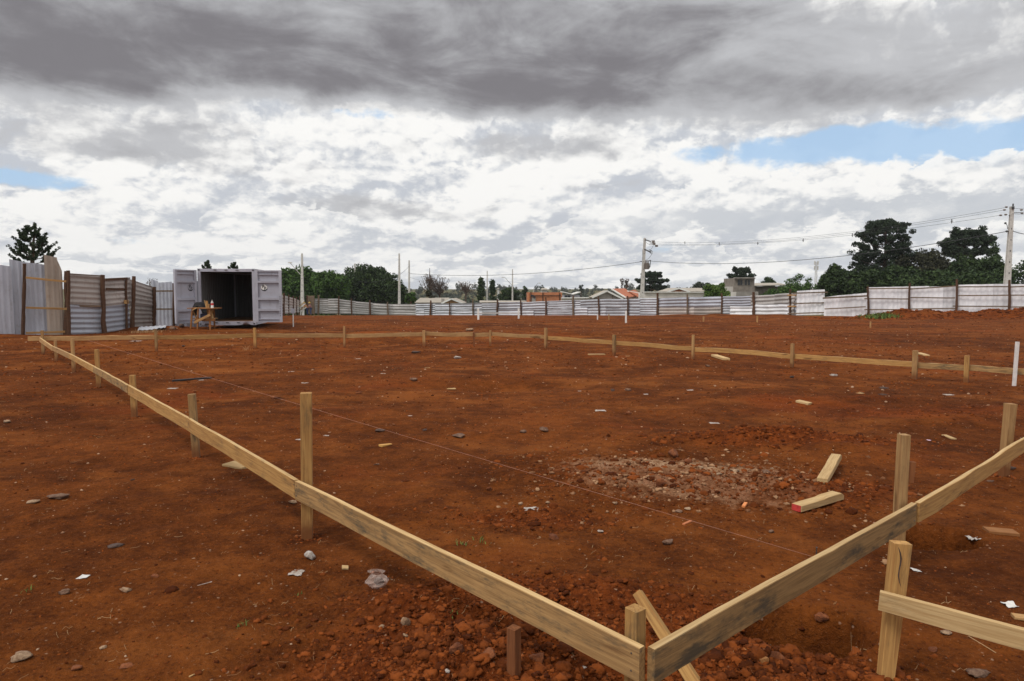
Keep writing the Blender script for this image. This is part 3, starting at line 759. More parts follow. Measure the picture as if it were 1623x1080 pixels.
a = P(1394, 936, 2.76); b = P(1640, 1000, 2.48)
d = (b - a).normalized()
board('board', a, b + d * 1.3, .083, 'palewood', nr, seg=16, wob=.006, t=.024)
# -- brace leaning behind the corner, stub stake
bA = P(1010, 940, 3.02); br = beam('brace_plank', (.82, 2.62, -.05), bA, .055, .055, 'fresh', None, up=(.6, -.2, 1), seg=9, roll=.25, taper=(1, .75))
tag(br, 'loose plank leaning diagonally behind the near corner post, its lower end stained by soil', 'plank')
st, g = stake(None, 815, 1065, 995, .046, 'redstake', rz=Ldir + .2)
tag(st, 'short red brown stake driven in just left of the near corner', 'stake'); st.name = 'stub_stake'
# -- earth thrown up round the foot of each stake
bq = []; bs_ = []
for (x_, y_, w_) in BASES + [(1.58, 2.80, .09), (C0.x, C0.y + .09, .06)]:
    for _ in range(46):
        a_ = rng.uniform(0, 6.283); r_ = w_ * .5 + abs(rng.normal(0, .045)); bq.append((x_ + r_ * math.cos(a_), y_ + r_ * math.sin(a_))); bs_.append(rng.uniform(.005, .024) * (1 + .04 * y_) / (1 + r_ * 8))
tag(lumps('stake_foot_soil', np.array(bq), np.array(bs_), IC1, 'clod', .35, .3), 'crumbled soil thrown up round the feet of the stakes', 'soil crumbs', kind='stuff')
# -- string line with its nail
nail = P(1293, 884, 3.32)
sfar = Vector((-9.9, 19.3, nail.z - .01))
sfar = P(128, 536, 18.9)
mb = MB(); k = 24
mb.tube([nail.lerp(sfar, i / k) - Vector((0, 0, .03 * 4 * (i / k) * (1 - i / k) * .6)) for i in range(k + 1)], [.0006 + .0014 * i / k for i in range(k + 1)], 5)
so = mb.build('string_line', 'line'); tag(so, 'taut thin string stretched from a nail on the right board to the far left corner', 'string')
nm = MB().tube([nail - Vector((0, 0, .03)), nail + Vector((.003, 0, .05))], .0028, 6).tube([nail + Vector((.003, 0, .05)), nail + Vector((.0032, 0, .053))], .005, 8).build('nail', 'steel')
tag(nm, 'long nail standing up from the right board where the string is tied', 'nail')

# ------------------------------------------------------------------ single small stakes over the site
def lone(name, u, vb, vt, w, mat, label, grp=None, lean=0.0):
    g = gp(u, vb); top = P(u, vt, g.y)
    o = beam(name, (g.x, g.y, g.z - .1), (g.x + lean, g.y, top.z), w, w * .8, mat, None, up=(0, 1, 0), seg=5, wob=.003)
    return tag(o, label, 'stake', grp)
G1 = 'small marker stakes out on the site'
lone('marker_stake', 1607, 613, 542, .052, 'whitewood', 'tall white painted stake at the right edge crossing the tan rail', G1, .02)
lone('marker_stake', 992, 512, 493, .09, 'white', 'white stake, tallest of the three left of the concrete pole before the far fence', G1)
lone('marker_stake', 947, 507, 498, .08, 'whitewood', 'short pale stake, leftmost of the three before the far fence', G1)
lone('marker_stake', 965, 507, 498.5, .08, 'farwood', 'short tan stake, middle one of the three before the far fence', G1)
lone('marker_stake', 1115, 510, 502, .08, 'farwood', 'short tan stake at the foot of the far fence below the green bush', G1)
lone('marker_stake', 1200, 511, 501, .08, 'farwood', 'short tan stake at the foot of the far fence near the white panels', G1)
lone('marker_stake', 1379.5, 520, 510, .06, 'farwood', 'small tan stake standing in front of the grassy bank at the right', G1)
# low white goal-like marker: two posts and a bar
mg = thing('white_marker', gp(790, 507), 'low white frame of two posts and a thin bar before the grey far fence', 'frame')
g1, g2 = gp(758, 507), gp(822, 505.5)
for gq, vt in ((g1, 489), (g2, 489)):
    tp = P(0, vt, gq.y).z; beam('post', (gq.x, gq.y, gq.z - .1), (gq.x, gq.y, tp), .13, .1, 'white', mg, up=(0, 1, 0), seg=3)
beam('bar', (g1.x + .07, g1.y, P(0, 496.5, g1.y).z), (g2.x - .07, g2.y, P(0, 496.5, g2.y).z), .05, .07, 'white', mg, seg=4)
sg = thing('marker_sign', gp(465, 518), 'white stake carrying a small blank grey board, right of the container', 'sign post')
g = gp(465, 518)
beam('post', (g.x, g.y, g.z - .1), (g.x, g.y, P(0, 494, g.y).z), .045, .035, 'white', sg, up=(0, 1, 0), seg=3)
beam('board', (g.x, g.y - .03, P(0, 497, g.y).z), (g.x, g.y - .03, P(0, 489.5, g.y).z), .16, .02, 'paint', sg, up=(0, 1, 0), seg=3)

# ------------------------------------------------------------------ stones, offcuts and litter one can point at
def rock(name, u, v, size, mat, label, cat='stone', flat=.65, jag=.22, sx=1.0, sub=IC2, sink=.2, grp=None):
    g = gp(u, v); tv, tf = sub
    k = tv * (1 + jag * 2 * np.stack([vn(tv[:, 0] * 1.7 + u, tv[:, 1] * 1.7 + tv[:, 2] * 2.1 + v, s) for s in (1, 1, 1)], -1))
    for _ in range(9):                                   # broken faces
        n_ = rng.standard_normal(3); n_ /= np.linalg.norm(n_); d_ = rng.uniform(.42, .85); e_ = k @ n_ - d_
        k = k - np.clip(e_, 0, None)[:, None] * n_ * .92
    k = k * (1 + .30 * jag * rng.standard_normal((len(k), 1)))
    size = size * .70
    k = k * np.array([sx, .75, flat]) * size / 2
    me = np_mesh(name, k, tf, None)
    o = link(name, me, mat, None, (g.x, g.y, g.z + size * flat * (.5 - sink)), (0, 0, rng.uniform(-.5, .5)))
    return tag(o, label, cat, grp)
GR = 'single stones and lumps lying on the soil'
for r_ in [
    (1068, 722, .20, 'redstone', 'largest rounded clod of earth standing at the back of the rubble patch', .9),
    (1092, 733, .15, 'redstone', 'dark reddish clod just right of the largest one behind the rubble', .7),
    (1215, 752, .12, 'greystone', 'grey stone at the right end of the rubble patch', .7),
    (1224, 745, .06, 'stone', 'small pale stone on top end of the rubble patch by the offcuts', .6),
    (1110, 742, .085, 'stone', 'pale stone just right of the dark clods behind the rubble', .7),
    (1165, 750, .17, 'stone', 'broad tan lump in the rubble patch', .5),
    (1140, 758, .10, 'stone', 'pale stone in the middle of the rubble patch', .6),
    (1045, 770, .16, 'redstone', 'red clod on the near side of the rubble patch', .8),
    (975, 799, .07, 'stone', 'pale pebble just above the string in the middle ground', .7),
    (1091, 809, .08, 'stone', 'pale stone lying on the line of the string', .6),
    (1076, 812, .09, 'greystone', 'dark stone beside a pale one under the string', .5),
    (1222, 843, .075, 'greystone', 'grey stone left of the string nail', .8),
    (878, 856, .11, 'redstone', 'red clod between the two pale pebbles and the corner', .7),
    (825, 798, .06, 'stone', 'round tan pebble beside the white plaster smear', .9),
    (868, 797, .06, 'stone', 'round tan pebble right of the white plaster smear', .7),
    (952, 841, .07, 'whitestone', 'pale flat pebble in the middle foreground', .5),
    (1060, 862, .12, 'greystone', 'rough grey pointed stone in front of the string', .8),
    (490, 886, .11, 'whitestone', 'white and grey lump of plaster in front of the tall stake', .95),
    (775, 774, .075, 'redstone', 'small orange brick bit right of centre near the string', .9),
    (597, 737, .09, 'greystone', 'grey oval pebble in the middle of the plot', .5),
    (463, 797, .10, 'stone', 'tan stone left of the tall stake at rail height', .6),
    (210, 762, .06, 'darkstone', 'dark pebble on the left part of the plot', .6),
    (55, 799, .17, 'stone', 'flat tan stone at the left edge of the picture', .4),
    (97, 790, .26, 'greystone', 'long grey stone next to the flat tan one at the left', .3),
    (183, 868, .17, 'darkstone', 'flat dark slab lying on the left foreground', .22),
    (102, 942, .085, 'greystone', 'dark stone in the left foreground with straw round it', .7),
    (199, 939, .10, 'stone', 'brownish stone right of the white paper scrap', .55),
    (246, 917, .075, 'redstone', 'reddish pointed stone in the left foreground', .5),
    (35, 1048, .13, 'stone', 'yellowish rough stone in the lower left corner', .6),
    (120, 1058, .075, 'redstone', 'brown stone near the bottom left corner', .6),
    (163, 1026, .05, 'stone', 'small ochre stone near the bottom left', .6),
    (200, 1057, .09, 'redstone', 'flat reddish stone at the bottom edge on the left', .3),
    (768, 933, .085, 'stone', 'ridged tan lump on top of the spoil heap', .9),
    (643, 990, .11, 'stone', 'big ochre lump in the spoil heap', .9),
    (642, 1009, .045, 'stone', 'small cream stone under the big ochre lump', .7),
    (606, 993, .055, 'stone', 'tan rounded stone left of the big ochre lump', .7),
    (725, 1036, .11, 'redstone', 'large red clod on the near side of the spoil heap', .8),
    (708, 1062, .05, 'whitestone', 'cream pebble below the spoil heap', .8),
    (775, 1043, .12, 'redstone', 'broad red clod left of the stub stake', .7),
    (853, 1050, .13, 'redstone', 'red clod right of the stub stake', .7),
    (926, 1057, .04, 'whitestone', 'pale pebble below the left board near the corner', .7),
    (1302, 986, .11, 'redstone', 'square red clod on the rim of the dug hole', .8),
    (1232, 1050, .10, 'redstone', 'upright orange clod in the lower right heap', .9),
    (1358, 1033, .07, 'stone', 'tan pebble with a straw in the lower right', .7),
    (1398, 1030, .05, 'stone', 'small tan pebble left of the thick stake', .7),
    (1480, 1032, .07, 'redstone', 'red stone with a pale chip right of the thick stake', .6),
    (1550, 1072, .15, 'greystone', 'flat grey brown stone at the bottom right', .35),
    (1500, 1007, .09, 'stone', 'brownish stone below the short pale board', .4),
    (1601, 744, .13, 'darkstone', 'dark block beside the stained stake at the right edge', .5),
    (1570, 764, .09, 'greystone', 'flat grey stone in front of the stained stake at the right', .4),
    (971, 621, .13, 'darkstone', 'dark ball-like clod, left one of the pair in the middle distance', .8),
    (995, 621, .16, 'greystone', 'dark ball-like clod, right one of the pair in the middle distance', .8),
    (996, 656, .15, 'redstone', 'lone dark red clod in the middle of the plot', .7),
    (862, 684, .17, 'greystone', 'grey ochre lump left of the ridge of turned soil', .7),
    (829, 687, .12, 'greystone', 'grey stone left of the grey ochre lump', .7),
    (602, 682, .18, 'darkstone', 'dark flat stone with a paler one beside it behind the string', .4),
    (674, 682, .10, 'darkstone', 'small dark stone right of centre behind the string', .7),
    (728, 693, .24, 'greystone', 'brown grey stone beside the string in the middle of the plot', .4),
    (656, 604, .26, 'greystone', 'brownish heap-shaped stone in the middle distance', .5),
    (726, 568, .26, 'whitestone', 'pale grey stone beyond the middle of the plot', .6),
    (436, 632, .26, 'redstone', 'orange red clod left of the tall stake', .45),
    (569, 623, .16, 'redstone', 'small reddish stone in the middle distance right of the tall stake', .6),
    (745, 525, .55, 'stone', 'large pale boulder-like lump just beyond the far rail', .5),
    (658, 560, .42, 'darkstone', 'dark clump with weeds inside the far rail', .4),
    (12, 671, .17, 'stone', 'tan stone at the left edge in the middle distance', .5),
    (1321, 596, .22, 'whitestone', 'pale lump right of centre before the tan rail', .5),
    (1122, 582, .2, 'greystone', 'brown stone before the tan rail', .6),
    (291, 549, .16, 'black', 'black lump on the soil in front of the container rail', .8),
    (1256, 598, .13, 'black', 'small black lump below a stake of the tan rail', .7),
    (1400, 614, .26, 'darkstone', 'dark flat patch of debris, farther of two at the right', .2),
    (1400, 627, .24, 'darkstone', 'dark flat patch of debris, nearer of two at the right', .2)]:
    rock('stone', r_[0], r_[1], r_[2], r_[3], r_[4], 'stone', r_[5] * .8, grp=GR)
def chip(name, u0, v0, u1, v1, w, t, mat, label, cat, z=.0, wob=.002, taper=(1, 1)):
    a, b = gp(u0, v0), gp(u1, v1); a.z = gh(a.x, a.y) + t / 2 + z; b.z = gh(b.x, b.y) + t / 2 + z
    o = beam(name, a, b, w, t, mat, None, seg=5, wob=wob, ch=min(.002, t * .2), taper=taper)
    return tag(o, label, cat)
# two sawn offcuts, each notched to a long point
def offcut(name, u0, v0, u1, v1, w, h, label, red):
    a, b = gp(u0, v0), gp(u1, v1); L = (b - a).length
    prof = [(0, 0), (L, 0), (L, h * .62), (L * .93, h), (L * .62, h), (L * .52, h * .86), (0, h * .86)]
    vs = [(x, -w / 2, z) for x, z in prof] + [(x, w / 2, z) for x, z in prof]; n = len(prof)
    fs = [tuple(range(n)), tuple(range(2 * n - 1, n - 1, -1))] + [(i, i + n, (i + 1) % n + n, (i + 1) % n) for i in range(n)]
    me = bpy.data.meshes.new(name); me.from_pydata(vs, [], fs); me.update()
    o = link(name, me, 'palewood', None, (a.x, a.y, max(a.z, macro(a.x, a.y)) + .004), (0, 0, math.atan2(b.y - a.y, b.x - a.x)))
    mod = o.modifiers.new('edge', 'BEVEL'); mod.width = .004; mod.segments = 1
    if red:
        p = MB(); hw = w / 2
        p.box((-.0015, 0, h * .43), (.003, w - .01, h * .80))
        q = link('painted_end', p.mesh('painted_end'), plain('red paint', (.42, .035, .03), .7, .3, 20), o); q['label'] = 'red painted end grain'
    return tag(o, label, 'offcut')
offcut('timber_offcut', 1262, 812, 1330, 790, .085, .06, 'thick sawn offcut with a red painted end, lying nearest', True)
offcut('timber_offcut', 1303, 769, 1326, 738, .085, .06, 'thick sawn offcut with a pointed end, lying behind the red ended one', False)
chip('wood_slab', 362, 735, 393, 739, .16, .02, 'palewood', 'pale flat slab of wood lying against the left rail', 'wood scrap')
chip('iron_bar', 273, 605, 335, 600, .05, .03, 'black', 'thin black bar lying across the soil in the left middle distance', 'bar')
chip('wood_scrap', 1264, 637, 1284, 641, .12, .03, 'palewood', 'short pale scrap of wood alone in the right middle distance', 'wood scrap')
chip('wood_scrap', 1132, 565, 1152, 571, .16, .05, 'palewood', 'curved pale scrap of wood just before the tan rail', 'wood scrap')
chip('wood_scrap', 1455, 560, 1469, 564, .14, .03, 'palewood', 'pale scrap of wood just behind the tan rail at the right', 'wood scrap')
chip('wood_scrap', 933, 563, 958, 562, .10, .03, 'palewood', 'flat pale strip of wood left of a grey stake of the tan rail', 'wood scrap')
chip('wood_scrap', 1496, 690, 1512, 696, .06, .012, 'palewood', 'thin pale splinter right of the broken topped stake', 'wood scrap')
chip('wood_chip', 603, 709, 620, 706, .07, .02, plain('ochre chip', (.50, .27, .07), .8), 'ochre yellow chip of wood in the middle of the plot', 'wood chip', taper=(1, .5))
chip('wood_chip', 1083, 834, 1095, 828, .02, .01, plain('orange shard', (.52, .17, .06), .8), 'thin orange shard of tile by the string', 'tile shard')
chip('wood_chip', 1178, 806, 1182, 799, .025, .015, plain('orange shard two', (.62, .22, .07), .8), 'small bright orange shard left of the offcuts', 'tile shard')
chip('wood_chip', 542, 902, 552, 901, .04, .012, 'palewood', 'cream chip of wood right of the plaster lump', 'wood chip')
chip('wood_chip', 1183, 1040, 1212, 1058, .04, .02, 'soiled', 'brown scrap of board half under the lower right heap', 'wood scrap')
chip('wood_chip', 1562, 845, 1610, 848, .10, .02, 'soiled', 'soil covered scrap of board near the right edge', 'wood scrap')
chip('wood_chip', 1605, 981, 1640, 985, .05, .015, 'farwood', 'tan chip of wood at the right edge above the pale board', 'wood chip')
chip('straw_stalk', 300, 1078, 324, 1068, .007, .004, 'palewood', 'pale split stalk at the bottom edge in the left foreground', 'stalk', taper=(1, .3))
chip('straw_stalk', 302, 934, 336, 926, .007, .004, 'whitestone', 'pale thin stalk in the left foreground', 'stalk', taper=(.4, 1))
chip('straw_stalk', 1535, 1013, 1578, 1040, .0035, .003, 'straw', 'long thin dry stalk below the short pale board', 'stalk')
chip('straw_stalk', 1368, 1030, 1398, 1040, .004, .003, 'straw', 'dry stalk between two tan pebbles in the lower right', 'stalk')
# crumpled paper, plaster smears, plastic bag
def scrap(name, u, v, size, mat, label, cat, n=9, h=.25, asp=1.0, rot=0.0):
    g = gp(u, v); s = size * (.62 if name == 'pale_scrap' else .85); V = []; F = []
    for j in range(n):
        for i in range(n):
            a, b = i / (n - 1) - .5, j / (n - 1) - .5
            e = 1 + .5 * float(vn(math.atan2(b, a) * 1.6 + u, 3.0 + v, 2))
            V.append((a * s * e * asp, b * s * e, h * s * (float(vn(a * 5 + u, b * 5 + v, 3)) + .25 * float(vn(a * 13, b * 13 + u, 4))) + h * s * .42))
    for j in range(n - 1):
        for i in range(n - 1): F.append((j * n + i, j * n + i + 1, (j + 1) * n + i + 1, (j + 1) * n + i))
    me = bpy.data.meshes.new(name); me.from_pydata(V, [], F); me.update()
    o = link(name, me, mat, None, g, (0, 0, rot))
    mod = o.modifiers.new('thickness', 'SOLIDIFY'); mod.thickness = .002
    return tag(o, label, cat)
scrap('paper_scrap', 134, 916, .06, 'paper', 'small white scrap of paper in the left foreground', 'paper scrap', 4, .08)
scrap('paper_scrap', 1601, 961, .07, 'paper', 'crumpled white paper near the right edge', 'paper scrap', 7, .3)
scrap('paper_scrap', 1452, 901, .05, 'paper', 'white paper scrap just right of the thick stake', 'paper scrap', 5, .3)
scrap('plaster_smear', 843, 806, .12, 'whitestone', 'white splash of plaster between two round pebbles', 'plaster', 9, .18, 1.2)
scrap('plaster_smear', 470, 910, .09, 'whitestone', 'thin whitish crust left of the clear plastic bag', 'plaster', 9, .1)
scrap('paper_scrap', 1472, 696, .001 + .05, plain('pink paper', (.66, .45, .58), .7), 'tiny pink scrap on the soil left of the splintered stake', 'paper scrap', 5, .2)
scrap('paper_scrap', 1543, 858, .08, 'whitestone', 'whitish tuft of dry fibres beyond the near thick stake', 'fibres', 9, .3)
for (u, v, s_, lab) in [(70, 655 - 130, .01, None)]: pass
for (u, v, s_, lab) in [
    (215, 541, .32, 'long white strip lying beyond the left rail near the far corner'), (112, 567, .14, 'white scrap beside the left rail far away'),
    (321, 603, .12, 'whitish scrap in front of the second nearest rail stake gap'), (273, 616, .16, 'whitish crumbs of plaster left of centre'),
    (483, 606, .14, 'pale scrap right of the plaster crumbs'), (462, 589, .12, 'pale scrap, upper one left of the middle'),
    (567, 570, .14, 'white chip in the far half of the plot'), (607, 593, .13, 'white chip in the middle of the plot'),
    (678, 583, .15, 'cream chip right of the middle of the plot'), (715, 617, .2, 'cream curled leaf-like scrap in the plot'),
    (768, 595, .16, 'tan curled scrap right of the cream one'), (1023, 625, .1, 'small white bit right of the pair of dark clods'),
    (920, 619, .09, 'small white bit left of the pair of dark clods'), (952, 652, .16, 'flat greyish chip right of centre'),
    (1094, 619, .12, 'white bit in the right middle of the plot'), (1132, 672, .12, 'grey flake above the ridge of turned soil'),
    (995, 565, .12, 'white chip beside the grey stake of the tan rail'), (1362, 624, .12, 'white curl at the right middle distance'),
    (1503, 627, .14, 'white chip near the stake by the right edge'), (650, 659, .06, 'tiny white chip right of the tall stake'),
    (473, 696, .07, 'tiny bright chip just left of the tall stake'), (517, 690, .07, 'tiny white chip just right of the tall stake')]:
    scrap('pale_scrap', u, v, s_, 'whitestone' if 'tan' not in lab and 'cream' not in lab else 'palewood', lab, 'scrap', 6, .12, 1.4).__setitem__('group', 'pale scraps scattered over the plot')
# transparent bag
m_, b = material('clear film'); tcx = nnode('ShaderNodeTexCoord')
b.inputs['Base Color'].default_value = (.62, .50, .44, 1); b.inputs['Roughness'].default_value = .25; b.inputs['Alpha'].default_value = .26
M['film'] = m_
g = gp(598, 935)
mb = MB(); nu, nv = 12, 7; V = []; F = []
for j in range(nv + 1):
    for i in range(nu):
        a = 2 * math.pi * i / nu; t = j / nv; r_ = .06 * math.sin(math.pi * (.12 + .84 * t)) * (1 + .5 * float(vn(i * 1.3, j * 1.7, 4)))
        if j == nv: r_ = .045 * (1 + .6 * float(vn(i * 2.3, 1, 7)))
        V.append((g.x + r_ * math.cos(a), g.y + r_ * math.sin(a) * .7, g.z + .0 + t * .105))
for j in range(nv):
    for i in range(nu): F.append((j * nu + i, j * nu + (i + 1) % nu, (j + 1) * nu + (i + 1) % nu, (j + 1) * nu + i))
bag = mb.add(V, F).build('plastic_bag', 'film'); tag(bag, 'crumpled clear plastic bag with something dark inside, left of the spoil heap', 'plastic bag')
MB().ball((g.x + .01, g.y, g.z + .045), .03, 1, .8, .7).build('contents', 'darkstone', bag)
# green seedlings
def tuft(name, u, v, h, n, mat, label, spread=.5, grp=None, cat='weed'):
    g = gp(u, v); V = []; F = []
    for i in range(n):
        a = rng.uniform(0, 6.28); l = h * rng.uniform(.5, 1); w = h * (.022 if mat == 'straw' else .07); ox, oy = rng.normal(0, h * spread, 2)
        dx_, dy_ = math.cos(a), math.sin(a); k = len(V); bx_, by_ = g.x + ox, g.y + oy; bz = gh(bx_, by_)
        for t, q in ((0, 1), (.5, .9), (1, .1)):
            for s_ in (-1, 1): V.append((bx_ + dx_ * l * .6 * t * t - dy_ * w * q * s_, by_ + dy_ * l * .6 * t * t + dx_ * w * q * s_, bz + l * (t - .3 * t * t)))
        F += [(k, k + 1, k + 3, k + 2), (k + 2, k + 3, k + 5, k + 4)]
    o = link(name, np_mesh(name, np.array(V), np.array(F), None), mat, None)
    w0 = Vector((g.x, g.y, g.z)); o.data.transform(Matrix.Translation(-w0)); o.location = w0
    return tag(o, label, cat, grp)
GS = 'tiny green weeds sprouting from the soil'
tuft('weed', 737, 866, .035, 14, 'grass', 'tiny green weed, left one of two near the middle of the near board', .8, GS)
tuft('weed', 757, 864, .04, 16, 'grass', 'tiny green weed, right one of two near the middle of the near board', .8, GS)
tuft('weed', 475, 941, .03, 8, 'grass', 'tiny green sprout below the plaster lump', .6, GS)
tuft('weed', 718, 980, .03, 8, 'grass', 'tiny green sprout on top of the spoil heap', .6, GS)
tuft('weed', 780, 995, .02, 9, 'grass', 'tiny green sprout between spoil heap and left board', .12, GS)
tuft('weed', 383, 997, .04, 9, 'grass', 'little grey green sprig in the left foreground', .6, GS)
tuft('weed', 41, 935, .04, 8, 'grass', 'small dusty sprig at the left edge foreground', .6, GS)
tuft('dead_grass', 390, 556, .22, 14, 'straw', 'thin dry grass stalks standing before the container', .4, None, 'dry grass')
tuft('dead_grass', 235, 527, .16, 420, 'straw', 'heap of dry yellow grass beside the sheet on the ground', 2.2, None, 'dry grass')
# ------------------------------------------------------------------ sheet metal hoardings
def sh(parent, u0, b0, t0, Y0, u1, b1, t1, Y1, mat, **k):
    a, b = P(u0, b0, Y0), P(u1, b1, Y1)
    return sheet('sheet', a, b, P(u0, t0, Y0).z - a.z, P(u1, t1, Y1).z - b.z, mat, parent, **k)
def post(parent, u, vb, vt, Y, r, mat='log', dx=0, back=.04):
    t = P(u + dx, vt, Y - back); b = P(u, vb, Y - back); b.z = min(b.z, gh(b.x, b.y)) - .1; b.y = Y - back
    return crooked_post('post', b, t, r, mat, parent)
def rail(parent, u0, v0, Y0, u1, v1, Y1, w=.06, mat='farwood', off=.05, t=.03):
    return beam('rail', P(u0, v0, Y0 - off), P(u1, v1, Y1 - off), t, w, mat, parent, seg=5, wob=.012)
GF = 'sheet metal hoardings round the building site'
fa = thing('hoarding', P(50, 533, 25), 'tall hoarding of upright grey sheets with one beige sheet at the left edge', 'hoarding', GF)
k = dict(vert=True, period=.17, amp=.022, dent=.02)
sh(fa, -60, 536, 417, 24.0, -18, 536, 419, 24.4, 'zinc', **k)
sh(fa, -18, 536, 418, 24.4, 4, 536, 419.5, 24.62, 'zinc', **k)
sh(fa, 4, 536, 420, 24.6, 24, 535, 422.5, 24.8, 'zinc', **k)
sh(fa, 21, 535, 411, 24.9, 41, 535, 415, 25.1, 'zinc', **k)
sh(fa, 39, 535, 415, 25.05, 59, 534, 418, 25.28, 'zinc', **k)
sh(fa, 57, 534, 417, 25.25, 77, 533, 420, 25.45, 'zinc', **k)
sh(fa, 75.5, 532, 404, 25.35, 96, 532, 408.5, 25.6, 'beige_sheet', **k)
sh(fa, 95.5, 532, 410, 25.6, 103, 532, 430, 25.7, 'beige_sheet', **k)
for (u0, v0, u1, v1) in ((-40, 439, 33, 443), (41, 440, 105, 446.5), (-40, 490, 33, 492), (41, 487.5, 106, 490), (-40, 533, 33, 530), (41, 528, 103, 526)):
    rail(fa, u0, v0, 24.8, u1, v1, 25.3, .075, 'stake', .12)
post(fa, 37, 534, 418, 24.95, .062, 'log', 1.5, .2)
post(fa, -50, 536, 415, 24.2, .062, 'log', 1.5, .2)
fb = thing('hoarding', P(165, 530, 27), 'hoarding of weathered ribbed sheets laid lengthways between dark posts, left of the container', 'hoarding', GF)
k = dict(vert=False, period=.20, amp=.03, dent=.04)
def rows(parent, u0, b0, t0, Y0, u1, b1, t1, Y1, mats, **k):
    """sheets laid one above the other, the upper lapping the lower"""
    n = len(mats)
    for i, m in enumerate(mats):
        f0, f1 = i / n, (i + 1) / n; ex = .03 if i < n - 1 else 0
        sh(parent, u0, b0 + (t0 - b0) * f0, b0 + (t0 - b0) * (f1 + ex), Y0 - .012 * i, u1, b1 + (t1 - b1) * f0, b1 + (t1 - b1) * (f1 + ex), Y1 - .012 * i, m, **k)
rows(fb, 105, 532, 433, 25.9, 164, 531, 436, 27.1, ['zinc', 'rusty'], **k)
rows(fb, 165, 530, 441, 27.2, 207, 523, 440, 28.9, ['zinc', 'rusty'], **k)
rows(fb, 207, 523, 443, 29.0, 243, 518, 455, 30.6, ['rusty', 'rusty'], **k)
post(fb, 106, 533, 430, 25.8, .10, 'log', .5, .12); post(fb, 108.5, 532, 429, 25.9, .07, 'log', -1, .3)
post(fb, 165.5, 532, 436, 27.1, .085, 'log', -2, .12); post(fb, 209, 523, 438, 28.9, .085, 'log', 3, .12); post(fb, 199, 480, 441, 28.6, .05, 'log', 1, .1)
post(fb, 244, 520, 455, 30.7, .08, 'log', 1, .12)
rail(fb, 112, 485, 26.2, 164, 486, 27.1, .07, 'greypost', .1); rail(fb, 168, 443.5, 27.3, 202, 441.5, 28.7, .09, 'log', .1); rail(fb, 168, 458, 27.3, 200, 459, 28.7, .09, 'log', .1)
rail(fb, 103, 434, 25.9, 163, 437, 27.0, .035, 'log', .05)
beam('patch_board', P(196.5, 479, 28.3), P(203.5, 479, 28.6), .02, .16, 'farwood', fb, seg=3)
fc = thing('hoarding', P(262, 519, 31), 'narrow hoarding of upright zinc sheets between the weathered fence and the container door', 'hoarding', GF)
k = dict(vert=True, period=.17, amp=.02, dent=.02)
sh(fc, 242, 518, 443, 31.4, 253, 518, 446, 31.5, 'zinc', **k); sh(fc, 251, 518, 448, 31.3, 275, 519, 447, 31.3, 'zinc', **k)
sh(fc, 273, 519, 449, 31.3, 300, 518, 446, 31.6, 'zinc', **k); sh(fc, 299, 519, 446, 31.6, 330, 518, 445, 32.3, 'zinc', **k)
post(fc, 276, 520, 450, 31.2, .065, 'log', -1, .12)
for v in (462, 490.5): rail(fc, 246, v, 31.2, 283, v - .5, 31.2, .07, 'greypost', .09)
fd_ = thing('hoarding', P(460, 497, 75), 'receding hoarding of pale ribbed sheets seen between the container and the first concrete pole', 'hoarding', GF)
k = dict(vert=False, period=.30, amp=.05, dent=.05)
us = [443, 450, 457, 464.5, 469.5, 475.5]; bs = [498, 498, 497, 496.5, 496, 495.5]; ts = [468, 468, 470.5, 472.5, 474, 477]; ys = [66, 69, 74, 79, 84, 91]
for i in range(5):
    rows(fd_, us[i], bs[i], ts[i], ys[i], us[i + 1], bs[i + 1], ts[i + 1], ys[i + 1], ['farsheet', 'rusty' if i > 1 else 'farsheet'], **k)
    post(fd_, us[i] + (0 if i else 6.0), bs[i], ts[i] - 3, ys[i] + (0 if i else 2.5), .09, 'log', .3, .15)
post(fd_, 475, 496, 469, 90, .09, 'log', 0, .15)
fe = thing('hoarding', P(800, 502, 90), 'long low hoarding of grey sheets laid lengthways on dark posts across the far side', 'hoarding', GF)
fu_ = [498, 650, 750, 865, 950, 1042, 1144, 1253, 1264]; fy = [92, 96, 92, 87, 83, 78, 72, 62, 61]
tu = [498, 536, 557, 587, 615, 660, 750, 826, 865, 909, 949, 1042, 1144, 1195, 1253, 1264]; tv = [474, 474.5, 477.5, 480, 482, 482, 480, 479, 477.5, 476, 474, 473, 470, 469, 465.5, 465]
bu = [498, 536, 587, 650, 750, 865, 995, 1090, 1144, 1195, 1264]; bv = [497, 498, 499, 500.5, 502.5, 502.5, 502.5, 503.5, 503, 501.5, 500.5]
fY = lambda u: float(np.interp(u, fu_, fy)); fT = lambda u: float(np.interp(u, tu, tv)); fB = lambda u: float(np.interp(u, bu, bv))
posts = [504.5, 536.5, 557.5, 587, 615, 650.6, 682, 713, 750, 788, 826, 865, 909, 949.5, 995.4, 1042, 1090, 1144, 1195, 1253]
edges = [498, 520, 536, 563, 590, 622, 659, 690, 722, 764, 789, 825, 868, 920, 960, 1014, 1043, 1100, 1145, 1190, 1228, 1262]
for i in range(len(edges) - 1):
    a, b = edges[i], edges[i + 1]; mid_ = (a + b) / 2
    lo_ = 'farsheet' if mid_ < 659 else ('farblue' if mid_ < 1043 else ('rusty' if mid_ < 1145 else 'zincpale'))
    hi_ = 'farsheet' if (mid_ < 659 or mid_ > 1190) else ('farblue' if mid_ < 1043 else 'zinc')
    j = rng.uniform(-.6, .6)
    rows(fe, a, fB(a), fT(a) + j, fY(a), b + .6, fB(b), fT(b) + j, fY(b), [lo_, hi_], vert=False, period=.36 if i % 3 else .28, amp=.06, dent=.10)
